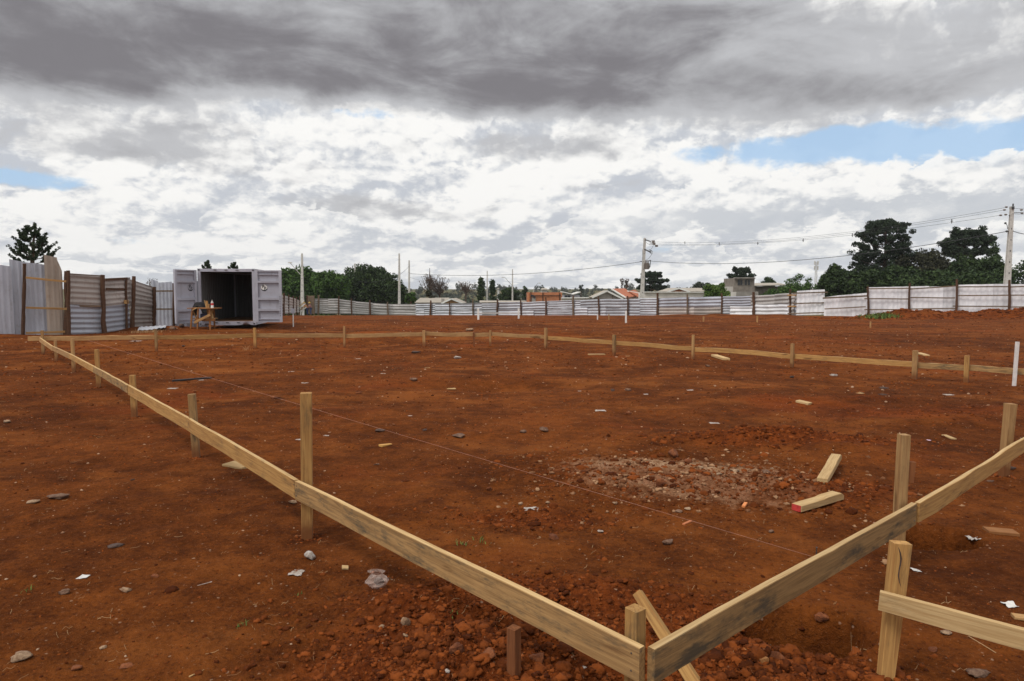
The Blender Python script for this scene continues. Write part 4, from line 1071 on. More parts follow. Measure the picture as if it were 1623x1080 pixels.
for (a, b, v0, v1, m) in ((788, 846, 502, 491, 'zincpale'), (909, 931, 502, 488, 'zincpale'), (1157, 1195, 501, 486, 'white_sheet'), (660, 672, 502, 490, 'zincpale'), (1196, 1251, 500.5, 483, 'white_sheet'), (1250, 1259, 500, 467, 'farsheet')):
    sh(fe, a, v0, v1, fY(a) - .12, b, v0, v1, fY(b) - .12, m, vert=False, period=.36, amp=.06, dent=.12)
for i, u in enumerate(posts):
    ex = [6, 5, 4, 4, 3, 4, 5, 4, 6, 5, 4, 6, 7, 4, 4, 8, 5, 5, 6, 7][i]
    post(fe, u, fB(u), fT(u) - ex, fY(u), .10 + .03 * (i % 3 == 0), 'log' if i % 4 else 'greypost', rng.uniform(-1, 1), .22)
rail(fe, 1248, 468, 61.8, 1262, 468, 61, .12, 'farwood', .2); rail(fe, 1248, 486, 61.8, 1262, 486, 61, .12, 'farwood', .2)
bp = thing('panel_board', P(493, 497, 91.5), 'brown board panel standing upright beside the two workers at the far corner', 'panel')
pq = MB(); a, b = P(488.5, 498, 91.8), P(497.5, 498, 91.8); tp = P(0, 469, 91.8).z
pq.box(((a.x + b.x) / 2, a.y, (a.z + tp) / 2), (b.x - a.x, .05, tp - a.z)); pq.build('board', 'greypost', bp)
post(bp, 487, 498, 468, 91.6, .09, 'log', 0, .1); post(bp, 498, 498, 468.5, 91.6, .07, 'greypost', 0, .1)
fg = thing('hoarding', P(1284, 500, 61), 'raised white upright sheeted panel at the left end of the white hoarding', 'hoarding', GF)
k = dict(vert=True, period=.40, amp=.05, dent=.02)
sh(fg, 1262, 500, 461.5, 60.9, 1284, 499.5, 460, 60.5, 'white_sheet', **k); sh(fg, 1283, 499.5, 460, 60.5, 1306, 499, 459, 60, 'white_sheet', **k)
for v in (464, 480.5): rail(fg, 1256, v + 1, 61, 1312, v - .5, 60, .11, 'greypost', .2)
rail(fg, 1248, 497.5, 61, 1312, 495.5, 60, .10, 'greypost', .2)
fh = thing('hoarding', P(1340, 507, 56), 'white sheeted panel hanging lower and tilted, between the raised white panel and the dark post', 'hoarding', GF)
sh(fh, 1305.5, 508.5, 471.5, 58, 1328, 507, 468.5, 57.3, 'white_sheet', **k); sh(fh, 1328, 507, 468.5, 57.3, 1351, 505, 466.5, 56.6, 'white_sheet', **k); sh(fh, 1350, 505, 466.5, 56.6, 1373.5, 503, 464.5, 56, 'white_sheet', **k)
rail(fh, 1304, 473, 58, 1380, 469, 55.8, .13, 'greypost', .2); rail(fh, 1307, 490, 57.9, 1372, 486.5, 56, .09, 'greypost', .2); rail(fh, 1310, 506.5, 57.8, 1374, 502.5, 56, .07, 'greypost', .1)
fi = thing('hoarding', P(1500, 497, 52), 'long white hoarding of upright ribbed sheets on thin brown rails at the right edge', 'hoarding', GF)
wu = [1373, 1400, 1421, 1446, 1470, 1493, 1517, 1546, 1572, 1600, 1626, 1652, 1680]
for i in range(len(wu) - 1):
    a, b = wu[i], wu[i + 1]; ya, yb = 55.2 - (a - 1373) * .019, 55.2 - (b - 1373) * .019
    ta = 455.8 - (a - 1373) * .022 - (.9 if i in (6, 7, 8) else 0) + (1.0 if i in (4, 5) else 0)
    sh(fi, a, 498.3 - (a - 1373) * .010, ta, ya, b + .4, 498.3 - (b - 1373) * .010, ta - (b - a) * .022, yb, 'white_sheet', vert=True, period=.40, amp=.05, dent=.02)
for (u, vt, r_) in ((1376.5, 454, .085), (1441, 449, .08), (1516, 443, .085), (1599.5, 444, .09), (1690, 444, .09)):
    Y = 55.2 - (u - 1373) * .019; post(fi, u, 499.5, vt, Y, r_, 'log', rng.uniform(-1.5, 2), .22)
for (u0, v0, u1, v1) in ((1373, 458, 1440, 457), (1441, 458.5, 1515, 453.5), (1516, 455, 1599, 454.5), (1370, 473.5, 1442, 474), (1443, 472, 1514, 472.5), (1519, 468.5, 1680, 468), (1370, 491, 1442, 491), (1441, 490, 1516, 489), (1510, 485.5, 1599, 486), (1600, 487, 1680, 486), (1600, 455, 1680, 453)):
    rail(fi, u0, v0, 55.2 - (u0 - 1373) * .019, u1, v1, 55.2 - (u1 - 1373) * .019, .09, 'greypost', .16)

# ------------------------------------------------------------------ container
cr = bpy.data.objects.new('shipping_container', None); COL.objects.link(cr)
cr.location = P(315.5, 516, 30.5); cr.rotation_euler = (0, 0, R(8.0))
tag(cr, 'lilac grey shipping container with both doors open and a dark empty inside', 'container')
W, Dp, H = 2.44, 6.06, 2.53
def loc(mb, name, mat, parent, smooth=False): return link(name, mb.mesh(name, smooth), mat, parent)
def corr(x, y0, y1, z0, z1, axis, period=.28, amp=.036):
    """trapezoid corrugated wall at x (axis 'x') or at y (axis 'y'), running from y0 to y1"""
    pr = [0, .25, .37, .63, .75]; pv = [0, 0, 1, 1, 0]; xs = []; off = []
    n = int((y1 - y0) / period)
    for i in range(n):
        for p, q in zip(pr, pv): xs.append(y0 + (i + p) * period); off.append(q * amp)
    xs.append(y1); off.append(0)
    vs = []; fs = []
    for s_, o_ in zip(xs, off):
        for z in (z0, z1): vs.append((x + o_, s_, z) if axis == 'x' else (s_, x + o_, z))
    for i in range(len(xs) - 1): fs.append((2 * i, 2 * i + 2, 2 * i + 3, 2 * i + 1))
    return MB().add(vs, fs)
loc(corr(.05, .1, Dp - .1, .16, H - .1, 'x'), 'side_wall', 'paint_shaded', cr); loc(corr(W - .09, .1, Dp - .1, .16, H - .1, 'x'), 'side_wall', 'paint', cr)
loc(corr(Dp - .09, .1, W - .1, .16, H - .1, 'y'), 'end_wall', 'paint_shaded', cr)
loc(MB().box((W / 2, Dp / 2, H - .05), (W - .12, Dp - .12, .03)), 'roof', 'paint', cr)
loc(MB().box((W / 2, Dp / 2, .15), (W - .12, Dp - .1, .03)), 'floor', 'ply', cr)
f = MB()
for x in (.06, W - .06):
    for y in (.06, Dp - .06): f.box((x, y, H / 2), (.12, .12, H))
f.box((W / 2, .06, H - .07), (W - .24, .11, .13)); f.box((W / 2, Dp - .06, H - .07), (W - .24, .11, .12)); f.box((W / 2, Dp - .06, .09), (W - .24, .11, .14))
for x in (.045, W - .045):
    f.box((x, Dp / 2, H - .05), (.08, Dp - .24, .09)); f.box((x, Dp / 2, .09), (.08, Dp - .24, .15))
for i in range(9): f.box((W / 2, .6 + i * .6, .09), (W - .2, .06, .08))
loc(f, 'frame', 'paint', cr)
# bent door sill with its two dents
vs = []; fs = []; xs = np.linspace(.12, W - .12, 25)
for x in xs:
    dn = .09 * math.exp(-((x - .36) / .12) ** 2) + .10 * math.exp(-((x - 2.02) / .14) ** 2)
    for (y, z) in ((-.01, .0 + dn), (-.02 - dn * .3, .17), (.12, .17), (.12, .02)): vs.append((x, y, z))
for i in range(24):
    for k_ in range(4): fs.append((i * 4 + k_, i * 4 + (k_ + 1) % 4, (i + 1) * 4 + (k_ + 1) % 4, (i + 1) * 4 + k_))
loc(MB().add(vs, fs), 'door_sill', 'paint', cr)
for x in (.75, 1.22, 1.69):
    loc(MB().box((x, -.025, .12), (.12, .03, .035)), 'lock_keeper', 'steel', cr); loc(MB().box((x, -.002, H - .06), (.12, .03, .03)), 'lock_keeper', 'steel', cr)
for x in (.065, W - .065):
    for z in (.06, H - .055): loc(MB().box((x, .0, z), (.07, .03, .05)), 'corner_hole', 'black', cr)
def text_mesh(ch, size):
    c = bpy.data.curves.new('t', 'FONT'); c.body = ch; c.size = size; c.extrude = .002; c.offset = size * .012; c.align_x = 'CENTER'; c.align_y = 'CENTER'
    o = bpy.data.objects.new('t', c); COL.objects.link(o); bpy.context.view_layer.update()
    me = bpy.data.meshes.new_from_object(o.evaluated_get(bpy.context.evaluated_depsgraph_get())); bpy.data.objects.remove(o); bpy.data.curves.remove(c)
    return me
def door(name, side, lab):
    """inner face of an open door leaf; x runs from the hinge outwards; face at y = 0 looking to -y"""
    sgn = 1 if side == 'r' else -1; w = 1.19; zb, zt = .13, H - .07; hh = zt - zb
    fz = lambda p: zt - hh * (p - 130) / 855
    d = MB(); bx = lambda x0, x1, z0, z1, y0, y1: d.box((sgn * (x0 + x1) / 2, (y0 + y1) / 2, (z0 + z1) / 2), (x1 - x0, y1 - y0, z1 - z0))
    bx(.02, w, zb, zt, .075, .09)
    bx(.0, .13, zb, zt, .0, .075); bx(w - .11, w, zb, zt, .0, .075)
    bx(.13, w - .11, fz(150), zt, .004, .075); bx(.13, w - .11, zb, fz(975), .004, .075)
    for p0, p1 in ((190, 203), (300, 336), (577, 618), (760, 800), (930, 941)):
        bx(.13, w - .11, fz(p1), fz(p0), .0 if p1 - p0 > 20 else .02, .075)
    o = loc(d, name, 'paint', cr)
    if lab: o['label'] = lab
    em = MB(); n = 28; cx, cz, r0 = sgn * .39 if side == 'r' else sgn * .24, fz(415), .148
    if side == 'l': cx = -.30
    em.add([(cx,   .071, cz)] + [(cx + r0 * math.cos(6.2832 * i / n),   .071, cz + r0 * math.sin(6.2832 * i / n)) for i in range(n)], [(0, 1 + (i + 1) % n, 1 + i) for i in range(n)])
    if side == 'r': loc(em, 'emblem_disc', 'white', o)
    ring = MB(); vs = []; fs = []; m = 26
    for i in range(m + 1):
        a = R(185 + i * 175 / m); t = .045 * math.sin(math.pi * i / m) + .004
        for q in (r0 * 1.02, r0 * 1.02 - t): vs.append((cx + q * math.cos(a),   .067, cz + q * math.sin(a)))
    for i in range(m): fs.append((2 * i, 2 * i + 2, 2 * i + 3, 2 * i + 1))
    n2 = len(vs)
    for i in range(m + 1):
        a = R(0 + i * 185 / m)
        for q in (r0 * 1.02, r0 * 1.02 - .007): vs.append((cx + q * math.cos(a),   .067, cz + q * math.sin(a)))
    for i in range(m): fs.append((n2 + 2 * i, n2 + 2 * i + 2, n2 + 2 * i + 3, n2 + 2 * i + 1))
    ring.add(vs, fs); loc(ring, 'emblem_ring', 'black', o)
    for (ox, oz, ch) in ((-.04, .045, 'P'), (.045, -.035, 'P')):
        t = link('emblem_letter', text_mesh(ch, .2), 'black', o); t.location = (cx + ox, .063, cz + oz); t.rotation_euler = (R(90), 0, 0)
    if side == 'r':
        h_ = MB()
        for i in range(9): h_.box((w - .065, -.004, fz(565 + i * 39)), (.022, .012, .05))
        loc(h_, 'gasket_clips', 'black', o)
    return o
dr = door('door', 'r', 'right door leaf with a round white emblem'); dr.location = (W + .01, -.05, 0); dr.rotation_euler = (0, 0, R(-9))
dl = door('door', 'l', 'left door leaf swung towards the viewer with a dark round emblem'); dl.location = (-.01, -.06, 0); dl.rotation_euler = (0, 0, R(61))

# ------------------------------------------------------------------ bench and things before the container
tb = thing('work_table', gp(322, 521), 'rough wooden workbench piled with timber in front of the left container door', 'table')
Y0 = gp(322, 521).y
def at(u, v, dY=0): return P(u, v, Y0 + dY)
tb_top = MB().bar(at(303, 488.6), at(346, 488.8), .75, .035, (0, 0, 1)); tb_top.build('table_top', 'soiled', tb)
for (u0, v0, u1, v1, dy) in ((305, 489, 302, 520, -.3), (314, 489, 313, 521, -.36), (332, 489, 333, 521, -.3), (339, 489, 340, 520, .3)):
    a, b = at(u0, v0, dy), at(u1, v1, dy); b.z = min(b.z, gh(b.x, b.y)) - .02; beam('leg', b, a, .06, .05, 'soiled', tb, up=(0, 1, 0), seg=3)
MB().bar(at(309, 507, -.3), at(341, 507.5, -.3), .05, .09).build('rail', 'soiled', tb)
beam('diagonal_brace', at(308, 512, -.38), at(333, 499, -.38), .05, .1, 'farwood', tb, seg=3)
MB().bar(at(309, 505, 0), at(341, 505, 0), .5, .03).build('shelf', 'farwood', tb)
GT = 'loose laths and planks stacked on the workbench'
for i, (u0, v0, u1, v1, dy, lab) in enumerate([(324, 476, 331, 503, .1, 'upright lath, leftmost and longest of those propped on the workbench'), (327.5, 477, 331, 503, .05, 'upright lath second from the left on the workbench'),
        (331, 482, 330, 504, 0, 'short upright lath in the middle of the workbench'), (334, 489, 337, 505, -.1, 'lath under the right end of the workbench'), (338, 491, 333, 505, -.12, 'crossed lath under the right end of the workbench'),
        (305, 491, 312, 506, -.2, 'curved lath leaning inside the left leg of the workbench'), (312, 488, 305, 492, -.4, 'pale block end on the left corner of the workbench')]):
    tag(beam('lath', at(u1, v1, dy), at(u0, v0, dy), .05 + .03 * (i % 2), .03, ['palewood', 'fresh', 'farwood'][i % 3], None, seg=3), lab, 'lath', GT)
g = at(336.5, 488.3, -.1)
bt = MB().tube([g, g + Vector((0, 0, .22)), g + Vector((0, 0, .27)), g + Vector((0, 0, .30)), g + Vector((0, 0, .34))], [.055, .055, .03, .02, .02], 10).build('bottle', 'paper', None, True); tag(bt, 'white bottle with a red label standing on the workbench', 'bottle')
MB().tube([g + Vector((0, 0, .11)), g + Vector((0, 0, .20))], [.0565, .0565], 10).build('bottle_label', plain('red label', (.45, .03, .03), .5), bt)
g = gp(347, 513); g.z = P(0, 509, g.y).z
bk = MB().tube([g, g + Vector((0, 0, .37))], [.11, .15], 12).build('bucket', plain('blue grey plastic', (.20, .22, .33), .5), None, True); tag(bk, 'blue grey bucket standing at the open container mouth', 'bucket')
bk.location.z = 0
MB().tube([g + Vector((.155 * math.cos(a), .155 * math.sin(a), .37)) for a in np.linspace(0, 6.2832, 13)], .012, 5).build('bucket_rim', 'paint', bk)
pts_ = [at(303 + 21 * t, 494 - 15 * math.sin(math.pi * min(1, t * 1.15)) ** .7, .38) for t in np.linspace(0, 1, 9)]
vs = []; fs = []
for p in pts_:
    vs += [p, p + Vector((0, .5, 0)), Vector((p.x, p.y + .5, p.z - .18)), Vector((p.x, p.y, p.z - .18))]
for i in range(8):
    for k_ in range(4): fs.append((i * 4 + k_, i * 4 + (k_ + 1) % 4, (i + 1) * 4 + (k_ + 1) % 4, (i + 1) * 4 + k_))
fs += [(3, 2, 1, 0), (32, 33, 34, 35)]
o = MB().add(vs, fs).build('rubber_mat', 'black'); tag(o, 'black arched rubber sheet behind the left end of the workbench', 'rubber sheet')
g = P(326, 503, Y0 + .2); o = MB().box(g, (.34, .3, .3)).build('tool_crate', plain('dark blue plastic', (.03, .04, .10), .5)); tag(o, 'dark blue crate behind the workbench legs', 'crate')
mod = o.modifiers.new('edge', 'BEVEL'); mod.width = .03; mod.segments = 2
# loose sheet on the ground with stones
g0, g1 = gp(218, 526), gp(262, 524)
o = sheet('loose_sheet', (g0.x, g0.y, gh(g0.x, g0.y) + .06), (g1.x, g1.y, gh(g1.x, g1.y) + .08), .85, .8, 'zincpale', None, vert=True, period=.17, amp=.02, dent=.1)
o.rotation_euler = (R(-82), 0, math.atan2(g1.y - g0.y, g1.x - g0.x)); tag(o, 'pale corrugated sheet lying flat on the soil left of the container', 'metal sheet')
rock('stone', 273, 522, .5, 'greystone', 'grey lump of rubble at the right end of the flat sheet', 'stone', .5, grp=GR)
for (u, v, lab) in ((287, 519, 'left one of the two dark blocks under the left container door'), (300, 518, 'right one of the two dark blocks under the left container door')):
    rock('rubble_block', u, v, .42, 'darkstone', lab, 'block', .6)

# ------------------------------------------------------------------ concrete poles, lamps and wires
GP = 'concrete utility poles beyond the hoardings'
def upole(u, vt, Y, wb, wt, label, dxt=0, lamp=None, holes=True, vtop_only=None):
    x = XY(u, Y); g = Vector((x, Y, float(macro(x, Y)))); top = P(u + dxt, vt, Y)
    t = thing('utility_pole', g, label, 'utility pole', GP)
    h = top.z - g.z; ax = Vector((top.x - g.x, 0, h))
    m = MB(); a, b = wb / 2, wt / 2
    vs = []; n = 8
    for i in range(n + 1):
        f_ = i / n; q = a + (b - a) * f_; c = g + ax * f_ - Vector((0, 0, .3 if i == 0 else 0))
        # double-T section
        for (sx, sy) in ((-1, -.7), (1, -.7), (1, -.25), (.45, -.25), (.45, .25), (1, .25), (1, .7), (-1, .7), (-1, .25), (-.45, .25), (-.45, -.25), (-1, -.25)):
            vs.append(c + Vector((q * sx, q * sy, 0)))
    fs = [(i * 12 + k_, i * 12 + (k_ + 1) % 12, (i + 1) * 12 + (k_ + 1) % 12, (i + 1) * 12 + k_) for i in range(n) for k_ in range(12)]
    fs.append(tuple(n * 12 + k_ for k_ in range(12)))
    m.add(vs, fs).build('shaft', 'concrete', t)
    if holes:
        hm = MB()
        for i in range(1, 9): 
            f_ = i / 10; q = a + (b - a) * f_; c = g + ax * f_; hm.box((c.x, c.y - q * .7 - .006, c.z), (q * .4, .02, .12))
        hm.build('bolt_holes', 'steel', t)
    if lamp:
        (u0, v0, u1, v1) = lamp; p0, p1 = P(u0, v0, Y), P(u1, v1, Y); d = (p1 - p0)
        ar = MB().tube([p0, p0 + d * .5 + Vector((0, 0, .05)), p1 - Vector((d.x * .12, 0, 0)) , p1], [.045, .035, .03, .03], 6).build('lamp_arm', 'steel' if u > 700 else 'concrete', t)
        s_ = 1 if d.x > 0 else -1
        MB().ball(p1 + Vector((s_ * .25, 0, 0)), .28, 1.1, .45, .28, 10, 6).build('lamp_head', 'palewall', t)
    return t, top
upole(478.5, 402, 97, .52, .22, 'tall concrete pole right of the container, with a stay to its left', .2)
ga = MB().tube([P(460, 417, 97), P(476.5, 436, 97)], .05, 6).build('lamp_arm', 'concrete', bpy.data.objects['utility_pole']); MB().ball(P(459.5, 416.5, 97), .28, 1.2, .5, .3).build('lamp_head', 'palewall', bpy.data.objects['utility_pole'])
upole(562.5, 418, 122, .42, .22, 'concrete pole with a curved lamp arm in front of the dark tree', 0, (565, 450, 579, 437))
p632, t632 = upole(632.5, 402, 99, .42, .2, 'taller left one of the close pair of concrete poles', .3)
p649, t649 = upole(648, 413, 112, .42, .2, 'shorter right one of the close pair of concrete poles', .5)
upole(771.5, 429.5, 150, .42, .2, 'slim concrete pole between the two narrow trees', .8)
upole(812, 427, 135, .42, .2, 'slim concrete pole left of the orange brick building', .4, (811, 452, 799, 440))
upole(846, 458, 150, .2, .12, 'thin lamp post standing behind the orange brick building', 0, (846, 458, 853.5, 449), holes=False)
def porc(mb, p, r=.07, h=.2):
    mb.tube([p, p + Vector((0, 0, h * .3)), p + Vector((0, 0, h * .5)), p + Vector((0, 0, h))], [r * .4, r, r * .7, r * .5], 8)
# transformer pole
Yt = 92
pt, tt = upole(1016.5, 377.5, Yt, .58, .30, 'concrete pole with transformer and switches behind the far fence', 5.5)
MB().bar(P(1022, 380, Yt), P(1031, 383, Yt - 1.2), .12, .12).build('crossarm', 'steel', pt); MB().bar(P(1021, 395, Yt), P(1031, 400, Yt - 1.2), .12, .14).build('crossarm', 'steel', pt)
for (u, v) in ((1035.5, 383), (1036.5, 386.5), (1040.5, 390)):
    c = P(u, v, Yt - 1.2); m = MB().box(c, (.34, .34, .26)); m.tube([c + Vector((-.1, 0, .1)), P(1030, 383 + (v - 383) * .5, Yt - 1.2)], .03, 5); m.build('cutout_switch', 'porcelain', pt)
m = MB()
for i in range(3): m.tube([P(1030 + i * 1.2, 398 + i, Yt - 1.2) + Vector((.15 * math.cos(a), 0, .2 * math.sin(a))) for a in np.linspace(0, 6.28, 9)], .03, 5)
m.build('surge_arresters', 'steel', pt)
c = P(1025, 422, Yt - .5); tr_ = MB().box(c, (.42, .5, .85)).tube([c - Vector((0, 0, .42)), c + Vector((0, 0, .45))], .3, 12)
for a in range(8): tr_.box(c + Vector((.32 * math.cos(a * .785), .32 * math.sin(a * .785), 0)), (.12, .03, .7), a * .785)
to = tr_.build('transformer', 'porcelain', pt)
m = MB()
for i in range(3): porc(m, c + Vector((-.18 + .18 * i, -.1, .43)), .07, .35)
m.build('bushing', 'porcelain', to)
m = MB().tube([P(1030.5, 412, Yt - .5), P(1031, 416, Yt - .5), P(1030, 424, Yt - .5), P(1027, 426, Yt - .5)], .05, 6).bar(P(1014, 415, Yt), P(1032, 413.5, Yt), .1, .1); m.build('cable_bracket', 'steel', pt)
m = MB()
for (a, b_, s_) in (((1024, 385), (1036, 384), .3), ((1034, 402), (1023, 413), .2), ((1036, 388), (1030, 398), .1), ((1018, 396), (1019, 412), .0)):
    p0, p1 = P(*a, Yt - .8), P(*b_, Yt - .8); m.tube([p0, p0.lerp(p1, .5) - Vector((0, 0, s_)), p1], .02, 5)
m.build('jumper_wires', 'wire', pt)
# right pole
Yr = 55
pr_, tr2 = upole(1595.0, 327.5, Yr, .50, .24, 'nearest concrete pole carrying wires at the right edge behind the white fence', 9)
m = MB().box(tt * 0 + tr2 + Vector((.0, 0, -.12)), (.2, .3, .22)).box(tr2 + Vector((.08, 0, .12)), (.08, .08, .2)); m.build('top_bracket', 'steel', pr_)
for (u0, v0, u1, v1) in ((1599, 342, 1606, 340), (1606, 337.5, 1618, 337.5)):
    MB().bar(P(u0, v0, Yr), P(u1, v1, Yr), .05, .05).build('crossarm', 'steel', pr_)
m = MB()
for (u, v) in ((1595, 328.5), (1592, 333), (1586, 341.5), (1594, 340.5), (1619, 333), (1620, 338)): MB().ball(P(u, v, Yr), .09, 1.5, .8, .8).build('insulator', 'porcelain', pr_)
m = MB().bar(P(1594, 367, Yr), P(1605, 367, Yr), .1, .05); m.ball(P(1595.5, 367, Yr), .09); m.ball(P(1604.5, 366.5, Yr), .09); m.build('cable_clamp', 'steel', pr_)
MB().tube([P(1597, 363, Yr), P(1596, 357, Yr), P(1594, 354, Yr)], .025, 5).ball(P(1593.5, 354, Yr), .09).build('light_sensor', 'steel', pr_)
GW = 'overhead wires'
def wire(pts, r, label, n=14, sag=0.0, parent=None, name='overhead_wire'):
    """through world points, sagging between each pair"""
    q = []
    for a, b in zip(pts[:-1], pts[1:]):
        for i in range(n): t = i / n; p = a.lerp(b, t); p.z -= 4 * sag * t * (1 - t); q.append(p)
    q.append(pts[-1]); o = MB().tube(q, r * .75, 5).build(name, 'wire', parent)
    if label: tag(o, label, 'wire', GW)
    return o
S1, S2 = P(1030, 414, Yt - .5), P(1594, 367.5, Yr)
def sagpass(a, b, u, v, r, label):
    """choose the sag so that the wire hangs as low as it does at u, v"""
    best = None
    for k_ in range(0, 60):
        s_ = k_ * .06
        for i in range(60):
            t = i / 60; p = a.lerp(b, t); p.z -= 4 * s_ * t * (1 - t)
            uu = 811.5 + p.x / p.y * FPX
            if abs(uu - u) < 8:
                vv = 462 - (p.z - EYE) / p.y * FPX
                e = abs(vv - v)
                if best is None or e < best[0]: best = (e, s_)
    return wire([a, b], r, label, 40, best[1]), best[1]
sagpass(S1, S2, 1250, 414, .035, 'thick lower cable running from the transformer pole to the nearest right pole')
sagpass(P(648.5, 434, 112), P(1014, 415.5, Yt), 760, 437, .04, 'long sagging cable from the close pair of poles to the transformer pole')
for i, (ua, va, ub, vb, vm) in enumerate(((1036, 383.5, 1595, 329, 384.5), (1037, 386.5, 1592, 333, 387), (1041, 388.5, 1586, 341.5, 388))):
    sagpass(P(ua, va, Yt - 1.2), P(ub, vb, Yr), 1160, vm, .016, ['topmost', 'middle', 'lowest'][i] + ' of the three thin spaced wires between the transformer pole and the right pole')
GSp = 'small spacers clamped on the three thin wires'
for i, (u, v) in enumerate(((1085.5, 385), (1140, 387), (1201, 386), (1273, 381), (1351, 373), (1423, 364), (1508.5, 351))):
    # the wires run at the depth of their bearing between the two poles
    a, b = P(1037, 386, Yt - 1.2), P(1592, 333, Yr); 
    t = min(np.linspace(0, 1, 400), key=lambda t: abs(811.5 + a.lerp(b, t).x / a.lerp(b, t).y * FPX - u)); Y = a.lerp(b, t).y
    c = P(u, v, Y); o = MB().box(c, (.05, .05, .36)).box(c, (.2, .04, .05)).build('wire_spacer', 'steel')
    tag(o, ['first spacer on the thin wires right of the transformer pole', 'second spacer on the thin wires right of the transformer pole', 'third spacer on the thin wires, above the two-storey block', 'fourth spacer on the thin wires, left of the tall araucaria', 'spacer on the thin wires just left of the tall araucaria crown', 'spacer on the thin wires in front of the tall araucaria crown', 'spacer on the thin wires nearest the right pole'][i], 'spacer', GSp)
for i, (v0, v1, lab) in enumerate(((334, 341, 'upper wire leaving the right pole to the right'), (343, 347, 'lower thin wire leaving the right pole to the right'))):
    wire([P(1604, v0 - 4, Yr), P(1700, v1 - 18, 46)], .016, lab, 8, .2)
wire([P(1605, 366.5, Yr), P(1700, 362, 46)], .035, 'thick cable leaving the right pole to the right', 8, .4)
wire([P(632.5, 434, 99), P(562, 445, 122), P(520, 444, 135)], .03, 'thin cable crossing the dark tree from the taller pole of the pair', 10, .7)
wire([P(649, 421.5, 112), P(634, 435, 99)], .03, 'short slanting wire between the close pair of poles', 4, .1)
wire([P(649.5, 440, 112), P(690, 447, 130)], .02, 'faint wire falling right from the shorter pole of the pair', 5, .2)

# ------------------------------------------------------------------ trees
def leaves(C, Rr, n, s, flat=.8, upb=0.0):
    """n small faces in each ball (C centre, Rr radius); returns vertices and faces"""
    C = np.asarray(C, float); Rr = np.asarray(Rr, float); m = len(C)
    d = rng.standard_normal((m, n, 3)); d /= np.linalg.norm(d, axis=2, keepdims=True)
    rad = rng.random((m, n, 1)) ** .45
    p = C[:, None] + d * rad * Rr[:, None, None] * np.array([1, 1, flat])
    p = p.reshape(-1, 3); N = len(p)
    a = rng.standard_normal((N, 3)); a /= np.linalg.norm(a, axis=1, keepdims=True)
    b = np.cross(a, rng.standard_normal((N, 3))); b /= np.linalg.norm(b, axis=1, keepdims=True)
    sc = (s * rng.uniform(.6, 1.3, N))[:, None]
    V = np.stack([p + a * sc, p + b * sc * .55, p - a * sc, p - b * sc * .55], 1).reshape(-1, 3)
    return V, np.arange(N * 4).reshape(-1, 4)
def crown(name, C, Rr, n, s, mat, parent, flat=.8):
    V, F = leaves(C, Rr, n, s, flat); w = np.array(world_loc(parent)) if parent else 0
    return link(name, np_mesh(name, V - w, F, None), mat, parent)
def blob_points(cx, cy, cz, rx, ry, rz, n, r0, r1, lower=.25, inner=.35):
    d = rng.standard_normal((n, 3)); d /= np.linalg.norm(d, axis=1, keepdims=True)
    d[:, 2] = np.where(d[:, 2] < 0, d[:, 2] * lower / .5, d[:, 2])
    rad = np.where(rng.random(n) < inner, rng.random(n) * .7, rng.uniform(.72, 1.0, n))[:, None]
    wob = 1 + .25 * np.stack([vn(d[:, 0] * 3 + cx, d[:, 2] * 3 + cz, 3)] * 3, -1)
    return np.array([cx, cy, cz]) + d * rad * wob * np.array([rx, ry, rz]), rng.uniform(r0, r1, n)
def limbs(mb, base, tips, r, curve=.3, n=5):
    for t in tips:
        t = Vector(t); m_ = base.lerp(t, .5) + Vector((0, 0, -curve * (t - base).length * .3)); L = (t - base).length
        mb.tube([base, base.lerp(m_, .9), m_.lerp(t, .45), t], [r, r * .75, r * .5, r * .2], n, False)
def tree(name, u0, u1, vt, vb, Y, mat, label, n=60, k=70, s=.2, lower=.7, cr_=(.12, .2), trunk=None, grp=None, cat='tree', flat=.8, inner=.35):
    """a leafy tree whose crown spans u0..u1 and vt..vb at depth Y"""
    x0, x1 = XY(u0, Y), XY(u1, Y); zt, zb = P(0, vt, Y).z, P(0, vb, Y).z; x = (x0 + x1) / 2; g = float(macro(x, Y))
    t = thing(name, (x, Y, g), label, cat, grp); rx = (x1 - x0) / 2; cz = zb + (zt - zb) * (.42 if lower > .4 else .2); W_ = max(rx, (zt - zb) / 2)
    m_ = float(np.mean(cr_)) * W_
    if n >= 40: n = int(n * 1.5); k = int(k * 1.35)
    C, Rr = blob_points(x, Y, cz, rx - m_ * .6, (rx - m_ * .6) * .8, zt - cz - m_ * .6, n, cr_[0] * W_, cr_[1] * W_, lower, inner)
    crown('crown', C, Rr, k, s, mat, t, flat)
    mb = MB(); top = Vector((x, Y, cz)); r = trunk or max(.12, rx * .05)
    mb.tube([(x, Y, g - .3), (x + r * .5, Y, g + (cz - g) * .5), top], [r * 1.3, r, r * .7], 7)
    limbs(mb, Vector((x, Y, g + (cz - g) * .6)), [C[i] for i in range(0, len(C), max(1, len(C) // 9))], r * .5)
    mb.build('trunk', 'bark', t)
    return t
